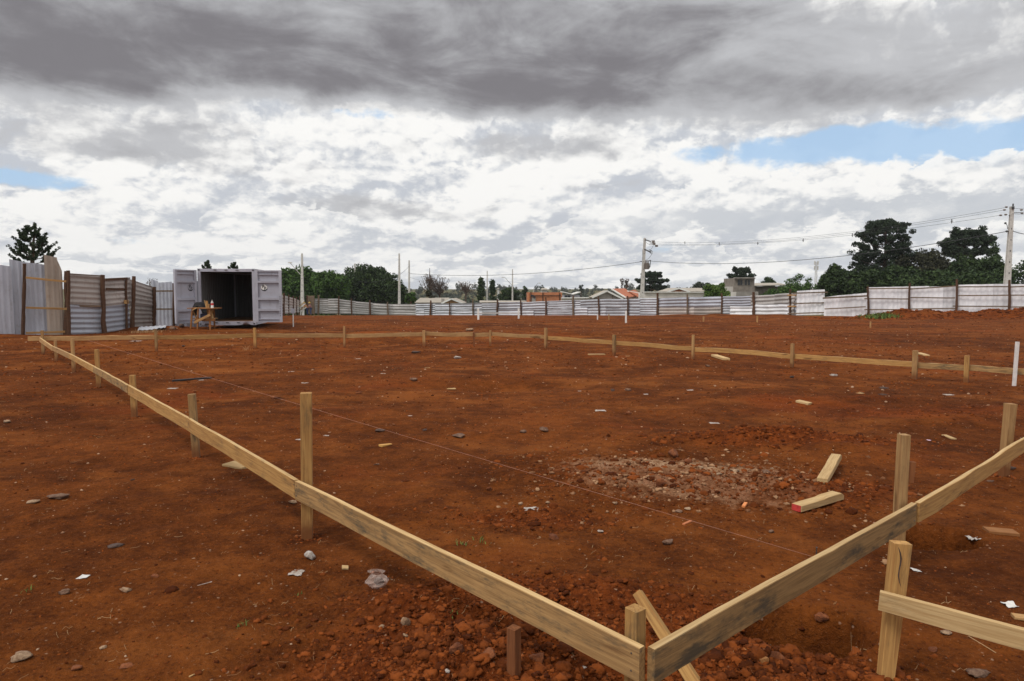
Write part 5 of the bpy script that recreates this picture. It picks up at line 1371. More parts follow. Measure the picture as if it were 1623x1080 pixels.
def araucaria(u0, u1, vt, vb, Y, uc, label, nb=40, tiers=3, s=.2, clr=.085, k=90, grp='araucaria trees beyond the fences', shell=1.0, dome=False):
    """umbrella pine: bare limbs sweeping up to dense tufts on a dome"""
    x0, x1 = XY(u0, Y), XY(u1, Y); zt, zb = P(0, vt, Y).z, P(0, vb, Y).z; x = XY(uc, Y); g = float(macro(x, Y)); rx = (x1 - x0) / 2; cx = (x0 + x1) / 2
    t = thing('araucaria_tree', (x, Y, g), label, 'tree', grp); mb = MB(); Ht = zt - zb; C = []; Rr = []
    r = max(.16, rx * .055)
    mb.tube([(x, Y, g - .3), (x, Y, zb), (x + .1, Y, zb + Ht * .6), (x, Y, zt - Ht * .15)], [r * 1.2, r, r * .7, r * .35], 8)
    for ti in range(tiers):
        f_ = ti / max(1, tiers - 1) if tiers > 1 else 1
        rr = rx * (math.sqrt(max(.05, 1 - ((f_ - .35) / .80) ** 2.0)) if dome else (1.0 - .30 * f_ ** 1.6)); zz_ = zb + Ht * (.14 + .72 * f_); nn = int(nb / tiers * (1.1 - .3 * f_))
        for i in range(nn):
            a = 6.2832 * (i + rng.uniform(-.35, .35)) / nn + ti; q = rr * rng.uniform(.72, 1.0)
            tip = Vector((cx + q * math.cos(a), Y + q * math.sin(a), zz_ + Ht * rng.uniform(-.05, .04)))
            st_ = Vector((x, Y, zz_ - Ht * rng.uniform(.10, .22)))
            m1 = st_.lerp(tip, .55) + Vector((0, 0, -Ht * .05))
            mb.tube([st_, m1, tip], [r * .3, r * .22, r * .1], 5, False)
            R0 = clr * Ht * 1.15
            for j in range(4):
                b_ = m1.lerp(tip, .35 + .65 * j / 3) + Vector(rng.normal(0, R0 * .45, 3)); b_.z += abs(float(rng.normal(0, R0 * .3)))
                C.append(b_); Rr.append(R0 * rng.uniform(.7, 1.2))
    for i in range(int(nb * shell)):                       # the rounded top
        a = rng.uniform(0, 6.2832); q = rx * .78 * math.sqrt(rng.random()); q = q * (.72 if dome else 1); C.append((cx + q * math.cos(a), Y + q * math.sin(a), zb + Ht * ((.60 + .34 * math.sqrt(max(0, 1 - (q / rx / .62) ** 2))) if dome else (.80 + .14 * math.sqrt(max(0, 1 - (q / rx / .8) ** 2)))))); Rr.append(clr * Ht * rng.uniform(.8, 1.3))
    mb.build('trunk', 'bark', t); crown('crown', [list(c) for c in C], Rr, k, s, 'arau', t, .75)
    return t
araucaria(1350, 1446, 344, 452, 100, 1400, 'tallest umbrella shaped araucaria, standing left in the dark grove at the right', 100, 6, .15, .046, 95, shell=.45, dome=True)
araucaria(1492, 1570, 366, 404, 112, 1526, 'flat topped araucaria rising behind the grove near the right pole', 60, 3, .18, .13, 100, shell=1.0, dome=True)
araucaria(1154, 1196, 425, 452, 150, 1176, 'small araucaria just behind the two-storey block building', 34, 3, .2, .11, 90, shell=.6, dome=True)
araucaria(1007, 1058, 432, 459, 150, 1030, 'wide dark araucaria behind the transformer pole', 42, 3, .2, .11, 100, shell=.6, dome=True)
GD = 'leafy trees beyond the fences'
tree('tree', 434, 512, 420, 496, 118, 'leafmid', 'bright green bushy tree just right of the container', 110, 110, .24, .95, (.2, .3), grp=GD)
tree('tree', 482, 560, 426, 496, 116, 'leafmid', 'green bushy tree, middle one of the clump left of the dark tree', 110, 110, .24, .95, (.2, .3), grp=GD)
tree('tree', 526, 644, 418, 500, 124, 'leafdark', 'large dark round tree behind the pair of concrete poles', 170, 130, .24, .95, (.15, .24), grp=GD)
tree('tree', 538, 566, 424, 470, 128, 'leafdark', 'thinner dark tree top on the left shoulder of the large dark tree', 26, 50, .2, .8, (.2, .35), grp=GD)
tree('bush', 640, 660, 462, 490, 108, 'leafmid', 'green bush at the foot of the shorter pole of the pair', 26, 80, .16, .9, (.25, .4), grp=GD, cat='bush')
tree('tree', 1412, 1514, 387, 482, 96, 'leafred', 'broad dark brownish green tree right of the tallest araucaria', 120, 120, .19, .95, (.16, .26), grp=GD)
tree('tree', 1488, 1566, 401, 482, 92, 'leafdark', 'dark green tree with a paler top below the flat araucaria', 100, 120, .19, .95, (.18, .28), grp=GD)
tree('tree', 1530, 1606, 402, 482, 84, 'leafdark', 'dark green tree just left of the nearest concrete pole', 80, 110, .17, .95, (.2, .32), grp=GD)
tree('cypress', 1566, 1580, 376, 440, 100, 'leafdark', 'narrow dark cypress at the right shoulder of the flat araucaria', 26, 60, .15, .9, (.18, .3), grp=GD, inner=.6)
tree('tree', 1596, 1680, 404, 470, 78, 'leafdark', 'loose dark tree at the right edge behind the nearest pole', 44, 60, .14, .9, (.16, .3), grp=GD)
tree('tree', 1332, 1408, 424, 484, 92, 'leafdark', 'dark low tree under the left limbs of the tallest araucaria', 90, 120, .19, .95, (.2, .32), grp=GD)
tree('tree', 1384, 1460, 416, 484, 90, 'leafdark', 'dark low tree under the right limbs of the tallest araucaria', 90, 120, .19, .95, (.2, .32), grp=GD)
tree('tree', 1420, 1610, 424, 486, 82, 'leafdark', 'low dark thicket along the foot of the grove behind the white fence', 150, 110, .19, .95, (.1, .18), grp=GD)
tree('tree', 1294, 1358, 418, 484, 94, 'leafdark', 'dark round tree left of the tallest araucaria', 100, 120, .19, .95, (.2, .3), grp=GD)
tree('tree', 1232, 1308, 431, 482, 96, 'leafmid', 'spreading light green tree left of the dark round tree', 46, 60, .14, .45, (.14, .24), grp=GD)
tree('bush', 1206, 1270, 453, 484, 88, 'leafmid', 'green shrub row at the foot of the spreading light green tree', 40, 60, .14, .9, (.15, .3), grp=GD, cat='bush')
tree('bush', 1112, 1160, 446, 482, 92, 'leafbright', 'bright green bush rising over the far fence left of the block building', 40, 80, .14, .9, (.18, .34), grp=GD, cat='bush')
tree('tree', 1097, 1130, 445, 466, 150, 'farleaf', 'grey green domed tree behind the bright green bush', 40, 60, .22, .8, (.2, .3), grp=GD)
tree('tree', 1206, 1229, 438, 458, 170, 'leafdark', 'small round dark tree right of the block building', 34, 60, .22, .8, (.22, .34), grp=GD)
tree('poplar', 755, 770, 437, 480, 150, 'leafdark', 'narrow upright tree left of the slim pole', 30, 60, .24, .9, (.18, .28), grp=GD, inner=.6)
tree('poplar', 776, 786, 439, 480, 155, 'leafdark', 'narrow upright tree right of the slim pole', 22, 60, .24, .9, (.18, .26), grp=GD, inner=.6)
tree('poplar', 990, 996, 431, 462, 150, 'twig', 'thin sparse upright tree, right one of two left of the transformer pole', 12, 16, .2, .9, (.2, .3), grp=GD, inner=.6)
tree('poplar', 983, 989, 434, 462, 150, 'twig', 'thin sparse upright tree, left one of two left of the transformer pole', 10, 12, .2, .9, (.2, .3), grp=GD, inner=.6)
tree('tree', 788, 826, 454, 482, 160, 'leafdark', 'dark tree behind the slim pole left of the brick building', 40, 60, .25, .9, (.2, .3), grp=GD)
tree('tree', 826, 838, 452, 474, 190, 'leafdark', 'small dark upright tree behind the left end of the brick building', 16, 40, .25, .9, (.2, .3), grp=GD)
tree('tree', 915, 926, 450, 466, 260, 'farleaf', 'small pointed conifer on the far slope above the pale roofs', 16, 40, .3, .9, (.15, .25), grp=GD)
# bare trees
def bare(u, vt, vb, Y, wid, label, seed, leader=True):
    rg = np.random.default_rng(seed); x = XY(u, Y); g = float(macro(x, Y)); top = P(u, vt, Y); t = thing('bare_tree', (x, Y, g), label, 'tree', 'bare trees on the far slope'); mb = MB()
    mb.tube([(x, Y, g), (x, Y, (g + top.z) / 2), top], [.32, .2, .04], 6); zb = P(0, vb, Y).z; tips = []
    for i in range(34):
        f_ = rg.random(); z0 = zb + (top.z - zb) * f_ * .55; a = rg.uniform(0, 6.28); L = wid * (1 - .6 * f_) * rg.uniform(.5, 1)
        p0 = Vector((x, Y, z0)); p1 = p0 + Vector((math.cos(a) * L * .5, math.sin(a) * L * .5, L * .45)); p2 = p1 + Vector((math.cos(a) * L * .4, math.sin(a) * L * .4, L * .7))
        mb.tube([p0, p1, p2], [.09, .06, .02], 4, False); tips.append(list(p2))
        for _ in range(3):
            q = p1 + Vector(rg.normal(0, L * .28, 3)); mb.tube([p1, q], [.035, .015], 3, False); tips.append(list(q))
    mb.build('trunk', 'bark', t); crown('twigs', tips, [wid * .10] * len(tips), 7, .10, 'twig', t)
bare(681, 425, 468, 128, 3.0, 'tall bare tree with a dark upright leader above the tan roof', 5)
tree('bush', 674, 689, 458, 478, 126, 'leafred', 'brownish bush at the foot of the tall bare tree', 20, 50, .18, .9, (.2, .34), grp=GD, cat='bush')
bare(697, 440, 470, 132, 3.4, 'low bare branchy tree right of the dark leader', 6)
bare(738, 447, 470, 150, 3.0, 'sparse bare tree midway between the tan roof and the narrow trees', 8)
# young pine behind the left fence and two tops behind the container
def pine(u, vt, vb, Y, half, label, seed, nb=34):
    rg = np.random.default_rng(seed); x = XY(u, Y); g = float(macro(x, Y)); top = P(u, vt, Y); zb = P(0, vb, Y).z; t = thing('pine_tree', (x, Y, g), label, 'tree', 'young pines at the left'); mb = MB(); C = []; Rr = []
    mb.tube([(x, Y, g), (x - .05, Y, zb), top], [.16, .11, .02], 7); Ht = top.z - zb
    def frond(p0, p1, p2, r):
        for i in range(9):
            f_ = i / 8; q = p0.lerp(p1, f_).lerp(p1.lerp(p2, f_), f_)
            if f_ > .25: C.append(list(q)); Rr.append(r * (1.0 - .35 * abs(f_ - .7)))
        mb.tube([p0, p1, p2], [.03, .02, .008], 4, False)
    frond(top - Vector((0, 0, Ht * .35)), top - Vector((0, 0, Ht * .15)), top, .10)
    for i in range(nb):
        f_ = (i + .5) / nb; z0 = top.z - Ht * (.12 + 1.0 * f_) ; a = i * 2.4 + rg.uniform(-.3, .3); L = half * (.18 + .82 * f_ ** .8) * rg.uniform(.75, 1.1)
        p0 = Vector((x, Y, z0)); dv = Vector((math.cos(a), math.sin(a), 0)); p1 = p0 + dv * L * .6 + Vector((0, 0, L * .12)); p2 = p0 + dv * L + Vector((0, 0, L * .42 + .12))
        frond(p0, p1, p2, .10)
        for s_ in (-1, 1):
            b0 = p0.lerp(p1, .8); w_ = Vector((-dv.y, dv.x, 0)) * s_; frond(b0, b0 + (dv * .5 + w_ * .5) * L * .3, b0 + (dv * .6 + w_ * .8) * L * .38 + Vector((0, 0, L * .25)), .085)
    mb.build('trunk', 'bark', t); crown('crown', C, Rr, 26, .055, 'pine', t, 1.0)
pine(55, 355, 415, 40, 1.5, 'young pine with upswept branches showing above the tall left hoarding', 3, 26)
pine(329, 414, 436, 52, .55, 'pine tip showing above the left part of the container roof', 4, 10)
pine(371, 417, 436, 52, .6, 'pine tip showing above the middle of the container roof', 9, 8)
tree('bush', 220, 262, 441, 470, 44, 'twig', 'thin reedy growth showing over the weathered sheets left of the container', 26, 14, .05, .9, (.2, .35), grp=GD, cat='bush')
# far skyline trees, each one a tree
tm = []
for s_ in range(4):
    C, Rr = blob_points(0, 0, 3.4, 2.6 + .5 * s_, 2.2, 2.6, 26, .7, 1.3, .6); V, F = leaves(C, Rr, 26, .42)
    mb = MB().tube([(0, 0, -.5), (0, 0, 3)], [.25, .15], 5); tvv = np.array(mb.v); k4 = [q for q in mb.f if len(q) == 4]
    me = np_mesh('far_tree', np.vstack([V, tvv]), np.vstack([F, np.array(k4) + len(V)]), None, mi=[0] * len(F) + [1] * len(k4)); me.materials.append(M['farleaf']); me.materials.append(M['bark']); tm.append(me)
LAB = 'small hazy tree in the tree line along the far horizon'
rg = np.random.default_rng(77)
for i in range(150):
    u = 636 + i * 4.2 + rg.uniform(-4, 4); Y = rg.uniform(430, 760); x = XY(u, Y); s_ = rg.uniform(.55, 1.25) * Y / 640
    o = bpy.data.objects.new('far_tree', tm[i % 4]); COL.objects.link(o); o.location = (x, Y, float(macro(x, Y)) - .2); o.rotation_euler = (0, 0, rg.uniform(0, 6)); o.scale = (s_ * rg.uniform(.8, 1.3), s_, s_ * rg.uniform(.7, 1.15))
    tag(o, LAB, 'tree', 'trees along the far horizon')
q = []
for i in range(1300):
    u = rg.uniform(560, 1260); Y = rg.uniform(175, 520); x = XY(u, Y); z = float(macro(x, Y)); hgt = rg.uniform(3, 6.5) if Y < 330 else rg.uniform(2, 4)
    if Y > 360 and rg.random() < .5: continue
    if z + hgt > 4.6: hgt = max(1.2, 4.6 - z)
    for _ in range(3): q.append((x + rg.normal(0, 1.6), Y + rg.normal(0, 1.6), z + rg.uniform(.3, 1) * hgt, rg.uniform(1.2, 2.2)))
q = np.array(q); V, F = leaves(q[:, :3], q[:, 3], 26, .55)
o = link('wood', np_mesh('wood', V, F, None), 'farleaf'); tag(o, 'hazy scrub and woodland covering the slope behind the houses', 'wood', kind='stuff')

# ------------------------------------------------------------------ houses behind the far fence
def gz(u, Y): return float(macro(XY(u, Y), Y))
def wallbox(parent, u0, u1, vt, Y, depth, mat, name='wall', vb=None):
    x0, x1 = XY(u0, Y), XY(u1, Y); zt = P(0, vt, Y).z; zb = min(gz(u0, Y), gz(u1, Y)) - .3
    return MB().box(((x0 + x1) / 2, Y + depth / 2, (zt + zb) / 2), (x1 - x0, depth, zt - zb)).build(name, mat, parent)
def house(u, Y, label, cat='house'): return thing('house', (XY(u, Y), Y, gz(u, Y)), label, cat, 'low houses behind the far fence')
def slab(parent, pts, th, mat, name='roof'):
    """a thick four-cornered roof plane"""
    p = [Vector(q) for q in pts]; n = (p[1] - p[0]).cross(p[3] - p[0]).normalized() * th
    if n.z < 0: n = -n
    vs = p + [q + n for q in p]
    return MB().add(vs, [(3, 2, 1, 0), (4, 5, 6, 7), (0, 1, 5, 4), (1, 2, 6, 5), (2, 3, 7, 6), (3, 0, 4, 7)]).build(name, mat, parent)
def gable(parent, u0, ua, u1, ve0, va, ve1, Y, depth, roofmat, wallmat, trim=None, over=.0):
    """gable end facing the camera with the roof running away from it"""
    a, t, b = P(u0, ve0, Y), P(ua, va, Y), P(u1, ve1, Y); zb = gz(ua, Y) - .3; dv = Vector((0, depth, 0))
    ins = .25
    vs = [Vector((a.x + ins, Y, zb)), Vector((b.x - ins, Y, zb)), Vector((b.x - ins, Y, b.z + .02)), Vector((t.x, Y, t.z - .06)), Vector((a.x + ins, Y, a.z + .02))]
    vs2 = [v + dv for v in vs]
    MB().add(vs + vs2, [(0, 1, 2, 3, 4), (9, 8, 7, 6, 5), (0, 5, 6, 1), (1, 6, 7, 2), (4, 9, 5, 0)]).build('wall', wallmat, parent)
    o_ = Vector((0, -.35, 0))
    r1 = slab(parent, [a + o_, t + o_, t + dv, a + dv], .09, roofmat); r2 = slab(parent, [b + o_, t + o_, t + dv, b + dv], .09, roofmat)
    if trim:
        MB().bar(a + o_ * 1.15 + Vector((0, 0, .0)), t + o_ * 1.15 + Vector((0, 0, .0)), .05, .24).build('verge_board', trim, r1); MB().bar(t + o_ * 1.15, b + o_ * 1.15, .05, .24).build('verge_board', trim, r2)
h = house(700, 120, 'low house with tan roof and ochre gable below the tall bare tree')
x0, x1 = XY(659, 120), XY(716, 120); z1, z2 = P(0, 473, 126).z, P(0, 480.5, 118).z
slab(h, [(x0, 118, z2), (XY(716, 118), 118, z2), (XY(712, 126), 126, z1), (x0, 126, z1)], .1, 'fibre'); wallbox(h, 661, 700, 481, 118.6, 6, 'orangewall')
gable(h, 700, 716, 734, 481, 474, 481.5, 117, 9, 'fibre', 'orangewall', 'white')
w_ = MB().box(P(702, 479, 117.6), (.5, .4, 1.2)); w_.build('chimney', 'cement', h)
h = house(800, 118, 'long flat fibre cement roof just above the far fence left of the brick building')
slab(h, [(XY(760, 118), 118, P(0, 480, 118).z), (XY(835, 118), 118, P(0, 479, 118).z), (XY(833, 122), 122, P(0, 477.5, 122).z), (XY(760, 122), 122, P(0, 477.3, 122).z)], .08, 'fibre'); wallbox(h, 762, 832, 481, 118.4, 3, 'palewall')
h = thing('brick_building', (XY(863, 112), 112, gz(863, 112)), 'unfinished flat topped building of orange hollow brick behind the far fence', 'building')
wallbox(h, 836, 891, 463.8, 112, 7, 'brick'); wallbox(h, 836.3, 839, 464.5, 111.9, .1, 'brick', 'pillar')
for u, tp in ((841.5, 463), (860.5, 464), (887, 465)): wallbox(h, u - .7, u + .7, tp, 111.85, .14, 'log', 'concrete_column')
MB().bar(P(845, 468.6, 111.9), P(889, 468.4, 111.9), .1, .10).build('lintel', 'log', h)
wallbox(h, 843, 849, 478, 111.92, .07, 'cement', 'rendered_patch').location.z += .6
for (u, v, w2) in ((843.5, 469, .5), (847, 471, .35)): MB().box(P(u, v, 111.86), (w2, .1, .28)).build('opening', 'glass', h)
h = house(906, 124, 'house with a pale butterfly roof and bluish walls right of the brick building')
pa, pb, pc = P(892, 463.5, 124), P(908.5, 467.5, 124), P(920.5, 463.8, 124); dv = Vector((0, 7, 0))
slab(h, [pa, pb, pb + dv, pa + dv], .14, 'white'); slab(h, [pb, pc, pc + dv, pb + dv], .14, 'white'); wallbox(h, 894, 919, 468.0, 124.6, 5, 'zinc')
for u in (897, 902): MB().box(P(u, 470.5, 124.55), (.5, .1, .45)).build('window', 'glass', h)
h = house(920, 108, 'long beige wall with a pale coping right of the brick building')
wallbox(h, 890, 952, 473.2, 108, .3, 'palewall'); MB().bar(P(889.5, 472.6, 107.9), P(952, 471.8, 107.9), .5, .14).build('coping', 'white', h)
h = house(965, 104, 'grey house with a white edged gable in front of the orange tiled roof')
gable(h, 938, 961.5, 987, 472, 461.5, 474, 104, 4, 'fibre', 'cement', 'white'); MB().box(P(971, 469, 103.93), (.08, .05, 1.4)).build('downpipe', 'greypost', h)
h = house(985, 110, 'house with a bright orange tiled roof edged in white, left of the transformer pole')
a, b, c, d = P(969, 459, 112), P(990, 458.3, 118), P(1008, 470.5, 112), P(992, 473, 106)
slab(h, [a, b, c, d], .12, 'tile'); MB().bar(a + Vector((0, -.06, .08)), d + Vector((0, -.06, .08)), .08, .22).build('verge_board', 'white', h)
wallbox(h, 974, 1004, 473, 112.5, 4, 'tile'); wallbox(h, 988, 1010, 473.5, 107.5, .3, 'orangewall'); 
h = house(1005, 112, 'smaller orange tiled roof tucked behind the transformer pole')
a, b, c, d = P(994, 461, 118), P(1006, 460.8, 120), P(1015, 464.5, 116), P(1013.5, 472, 112)
slab(h, [P(996, 462.5, 114), P(1006, 460.5, 119), P(1016, 467, 114), P(1013, 472.5, 109)], .12, 'tile'); wallbox(h, 1002, 1014, 470, 114.5, 3, 'palewall')
MB().bar(P(994, 461.5, 113.8), P(1015, 465, 113.6), .1, .2).build('verge_board', 'white', h); MB().bar(P(1013, 465, 109), P(1013, 475, 109), .2, .2).build('post', 'white', h)
h = house(1075, 106, 'long pale grey boundary wall right of the transformer pole')
wallbox(h, 1021, 1120, 464.0, 106, .25, 'palewall'); MB().bar(P(1021, 463.2, 105.9), P(1120, 463.6, 105.9), .4, .13).build('coping', 'white', h)
h = house(1075, 122, 'house with a low reddish gable and white edges above the long grey wall')
gable(h, 1057, 1075.5, 1093, 462.8, 457.3, 463, 122, 8, 'fibre', 'brick', 'white')
h = house(1105, 130, 'brownish low roof right of the reddish gable')
slab(h, [(XY(1078, 128), 128, P(0, 462.5, 128).z), (XY(1118, 128), 128, P(0, 463, 128).z), (XY(1112, 134), 134, P(0, 457.5, 134).z), (XY(1080, 134), 134, P(0, 457.3, 134).z)], .1, 'fibre'); wallbox(h, 1082, 1116, 463, 129, 4, 'palewall')
h = thing('block_building', (XY(1180, 98), 98, gz(1180, 98)), 'two-storey unfinished grey block building with narrow window slots', 'building')
wallbox(h, 1164, 1195.5, 441, 98, 5, 'block'); MB().bar(P(1163.5, 440.8, 97.9), P(1196.3, 440.8, 97.9), .5, .12).build('coping', 'cement', h)
for u in (1171, 1175, 1182, 1187): MB().box(P(u, 448, 97.96), (.26, .12, .72)).build('window', 'glass', h)
wallbox(h, 1151, 1164, 454.5, 98.6, 3, 'palewall', 'side_wall'); wallbox(h, 1150, 1167, 463, 97.0, 1, 'palewall', 'low_wall'); wallbox(h, 1166, 1202, 462.5, 97.2, .6, 'cement', 'low_wall')
h = house(1215, 104, 'house with a long brown grey roof right of the block building')
slab(h, [(XY(1195, 102), 102, P(0, 454, 102).z), (XY(1246, 102), 102, P(0, 452.5, 102).z), (XY(1232, 107), 107, P(0, 449.8, 107).z), (XY(1196, 107), 107, P(0, 450, 107).z)], .12, 'fibre'); wallbox(h, 1196, 1244, 454, 102.8, 4, 'block')
h = house(865, 330, 'small pale far-off house on the slope above the brick building')
wallbox(h, 858, 867, 459.5, 330, 6, 'palewall'); slab(h, [(XY(857, 329), 329, P(0, 459.6, 329).z), (XY(868, 329), 329, P(0, 459.6, 329).z), (XY(866, 334), 334, P(0, 457.6, 334).z), (XY(859, 334), 334, P(0, 457.6, 334).z)], .2, 'fibre')
h = house(790, 260, 'tiny white far-off house left of the dark tree by the slim pole')
wallbox(h, 788.5, 791, 458, 260, 3, 'white')
slab(h, [(XY(788, 259.5), 259.5, P(0, 458.2, 259.5).z), (XY(791.5, 259.5), 259.5, P(0, 458.2, 259.5).z), (XY(791, 263), 263, P(0, 457.2, 263).z), (XY(788.4, 263), 263, P(0, 457.2, 263).z)], .1, 'fibre')
# cell tower
ct = thing('mobile_mast', (XY(1292.5, 330), 330, gz(1292.5, 330)), 'thin lattice telephone mast on the skyline between two trees', 'mast')
m = MB(); x = XY(1292.5, 330); z0, z1 = gz(1292.5, 330), P(0, 415, 330).z
for sx in (-.5, .5):
    for sy in (-.5, .5): m.bar((x + sx, 330 + sy, z0), (x + sx * .6, 330 + sy * .6, z1), .12, .12)
for i in range(14):
    f_ = i / 14; a_ = z0 + (z1 - z0) * f_; b_ = z0 + (z1 - z0) * (f_ + 1 / 14); s_ = 1 if i % 2 else -1; m.bar((x - .5 * s_, 329.5, a_), (x + .5 * s_, 329.5, b_), .07, .07)
m.build('lattice', 'palewall', ct)
for v in (417, 425): MB().box((x - .8, 330, P(0, v, 330).z), (.4, .4, 1.8)).box((x + .8, 330, P(0, v, 330).z), (.4, .4, 1.8)).build('antenna', 'palewall', ct)

# ------------------------------------------------------------------ grass at the foot of the fences
tuft('fence_grass', 1405, 501, .26, 420, 'grass', 'strip of green grass under the white fence at the right', 1.6, None, 'grass')
tuft('fence_grass', 1378 + 8, 505, .4, 200, 'grass', 'green grass beside the dark fence post where the white fence is raised', 1.2, None, 'grass')
tuft('fence_grass', 513, 497, .7, 160, 'grass', 'green tuft at the foot of the far fence near the two workers', 1.2, None, 'grass')
tuft('fence_grass', 499, 497, .5, 60, 'grass', 'low green weeds at the foot of the brown board panel', .8, None, 'grass')

# ------------------------------------------------------------------ the two workers and the slanted stack
def skin(name, joints, edges, radii, mat, parent, w, lvl=1):
    me = bpy.data.meshes.new(name); me.from_pydata([tuple(j) for j in joints], edges, []); me.update()
    o = link(name, me, mat, parent); o.location = Vector((0, 0, 0)) if parent else w
    md = o.modifiers.new('skin', 'SKIN')
    for i, r_ in enumerate(radii): me.skin_vertices[0].data[i].radius = (r_, r_); 
    me.skin_vertices[0].data[0].use_root = True
    o.modifiers.new('sub', 'SUBSURF').levels = lvl; o.modifiers['sub'].render_levels = lvl
    return o
def person(g, s, face, lean, label, helmet, shirt, trousers, arms):
    J = dict(pel=(0, 0, .93), ch=(lean * .6, 0, 1.25), nk=(lean, 0, 1.48), hd=(lean * 1.15, 0, 1.62), ht=(lean * 1.2, 0, 1.70),
             sl=(lean * .9, .19, 1.42), sr=(lean * .9, -.19, 1.42), el=arms[0], er=arms[1], wl=arms[2], wr=arms[3],
             hl=(0, .10, .90), hr=(0, -.10, .90), kl=(.05, .12, .50), kr=(.0, -.12, .50), al=(-.02, .12, .09), ar=(-.05, -.12, .09), tl=(.13, .13, .03), tr=(.10, -.13, .03))
    ks = list(J); ix = {k_: i for i, k_ in enumerate(ks)}
    E = [('pel', 'ch'), ('ch', 'nk'), ('nk', 'hd'), ('hd', 'ht'), ('ch', 'sl'), ('ch', 'sr'), ('sl', 'el'), ('sr', 'er'), ('el', 'wl'), ('er', 'wr'), ('pel', 'hl'), ('pel', 'hr'), ('hl', 'kl'), ('hr', 'kr'), ('kl', 'al'), ('kr', 'ar'), ('al', 'tl'), ('ar', 'tr')]
    rr = dict(pel=.13, ch=.14, nk=.06, hd=.10, ht=.07, sl=.065, sr=.065, el=.045, er=.045, wl=.032, wr=.032, hl=.085, hr=.085, kl=.06, kr=.06, al=.045, ar=.045, tl=.035, tr=.035)
    rt_ = lambda p: Vector((p[0] * math.cos(face) - p[1] * math.sin(face), p[0] * math.sin(face) + p[1] * math.cos(face), p[2])) * s
    body = skin('person', [rt_(J[k_]) for k_ in ks], [(ix[a], ix[b]) for a, b in E], [rr[k_] * s for k_ in ks], 'skin', None, g); tag(body, label, 'person', 'workers at the far corner of the site')
    def cloth(nm, keys, ed, mat, grow):
        i2 = {k_: i for i, k_ in enumerate(keys)}
        skin(nm, [rt_(J[k_]) for k_ in keys], [(i2[a], i2[b]) for a, b in ed], [(rr[k_] * grow + .012) * s for k_ in keys], mat, body, g)
    cloth('shirt', ['pel', 'ch', 'sl', 'sr', 'el', 'er'], [('pel', 'ch'), ('ch', 'sl'), ('ch', 'sr'), ('sl', 'el'), ('sr', 'er')], shirt, 1.12)
    cloth('trousers', ['pel', 'hl', 'hr', 'kl', 'kr', 'al', 'ar'], [('pel', 'hl'), ('pel', 'hr'), ('hl', 'kl'), ('hr', 'kr'), ('kl', 'al'), ('kr', 'ar')], trousers, 1.15)
    hp = rt_(J['ht']); hm = MB().ball(hp + Vector((0, 0, .0)), .135 * s, 1, 1, .85, 12, 8).tube([hp + rt_((.05, 0, -.03)), hp + rt_((.05, 0, -.015))], [.165 * s, .14 * s], 12)
    link('cap', hm.mesh('cap', True), helmet, body)
    for sd in (-1, 1):
        w0 = rt_(J['wl' if sd > 0 else 'wr']); dd = (w0 - rt_(J['el' if sd > 0 else 'er'])).normalized(); hd = MB().tube([w0, w0 + dd * .08 * s], [.035 * s, .04 * s], 6)
        for q_ in range(4): hd.tube([w0 + dd * .08 * s + Vector((0, 0, (q_ - 1.5) * .02 * s)), w0 + dd * .16 * s + Vector((0, 0, (q_ - 1.5) * .024 * s))], .010 * s, 5)
        hd.tube([w0 + dd * .03 * s, w0 + dd * .08 * s + Vector((0, 0, .05 * s))], .011 * s, 5)
        link('hand', hd.mesh('hand'), 'skin', body)
M['skin'] = plain('skin', (.22, .12, .08), .6, .08)
M['yellow'] = plain('yellow cap', (.62, .42, .06), .5, .1); M['pink'] = plain('washed red shirt', (.36, .17, .17), .9, .15); M['blue'] = plain('blue trousers', (.055, .07, .16), .9, .15); M['orange'] = plain('orange shirt', (.45, .16, .05), .9, .15)
Yw = 90.5
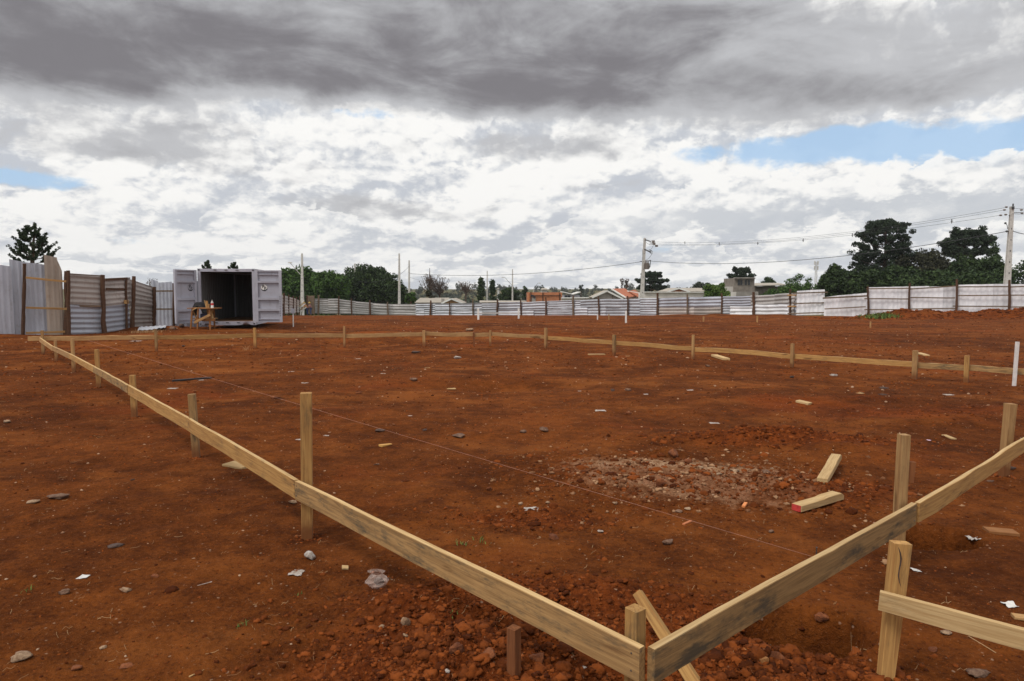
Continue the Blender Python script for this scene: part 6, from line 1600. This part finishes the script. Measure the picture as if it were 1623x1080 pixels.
for (u, fc_, ln, lab, hc, sc2, tc2, arms) in ((492.0, R(200), .12, 'worker in a yellow cap, faded red shirt and dark blue trousers at the far corner', 'yellow', 'pink', 'blue', [(.15, .27, 1.2), (.28, -.24, 1.2), (.35, .2, 1.05), (.5, -.15, 1.15)]),
        (486.6, R(185), .32, 'worker in yellow cap and orange shirt bending over the slanted planks', 'yellow', 'orange', 'blue', [(.45, .22, 1.12), (.42, -.22, 1.12), (.72, .15, 1.05), (.7, -.12, 1.0)])):
    x = XY(u, Yw); person(Vector((x, Yw, gh(x, Yw))), .98, fc_, ln, lab, hc, sc2, tc2, arms)
GL = 'pale planks leaning in a slanted row by the workers'
for i in range(5):
    a = P(472.5 + i * 1.3, 496 - i * .0, 90 - .4 * i); b = P(482 + i * .9, 476.5 + i * 2.6, 90 - .4 * i); a = P(473 + i * 1.2, 484 + i * 2.4, 90 - .4 * i)
    tag(beam('leaning_plank', a, b, .16, .10, 'palewood' if i % 2 else 'whitewood', None, seg=3), ['topmost pale plank of the slanted row by the workers', 'second pale plank from the top of the slanted row', 'middle pale plank of the slanted row', 'fourth pale plank from the top of the slanted row', 'lowest pale plank of the slanted row'][i], 'plank', GL)
tr3 = thing('trestle', P(476, 497, 90), 'dark trestle holding the slanted planks beside the workers', 'trestle')
for (u0, u1) in ((473.5, 474), (479, 478)):
    a = P(u0, 487, 89.5); b = P(u1, 498, 89.5); b.z = gh(b.x, b.y); beam('leg', b, a, .1, .1, 'greypost', tr3, up=(0, 1, 0), seg=2)
beam('rail', P(473, 488, 89.4), P(480, 488, 89.4), .1, .1, 'greypost', tr3, seg=2)

# ------------------------------------------------------------------ thin haze over the valley
hz = MB().box((0, 0, 42), (2600, 2600, 110)); hm_ = bpy.data.materials.new('haze'); hm_.use_nodes = True
hn_ = hm_.node_tree; hn_.nodes.clear(); pv_ = hn_.nodes.new('ShaderNodeVolumePrincipled'); pv_.inputs['Density'].default_value = .00017; pv_.inputs['Color'].default_value = (.90, .93, .97, 1)
ho = hn_.nodes.new('ShaderNodeOutputMaterial'); hn_.links.new(pv_.outputs[0], ho.inputs['Volume'])
o = link('haze', hz.mesh('haze'), hm_); o['kind'] = 'stuff'; tag(o, 'thin pale haze over the far valley', 'haze')
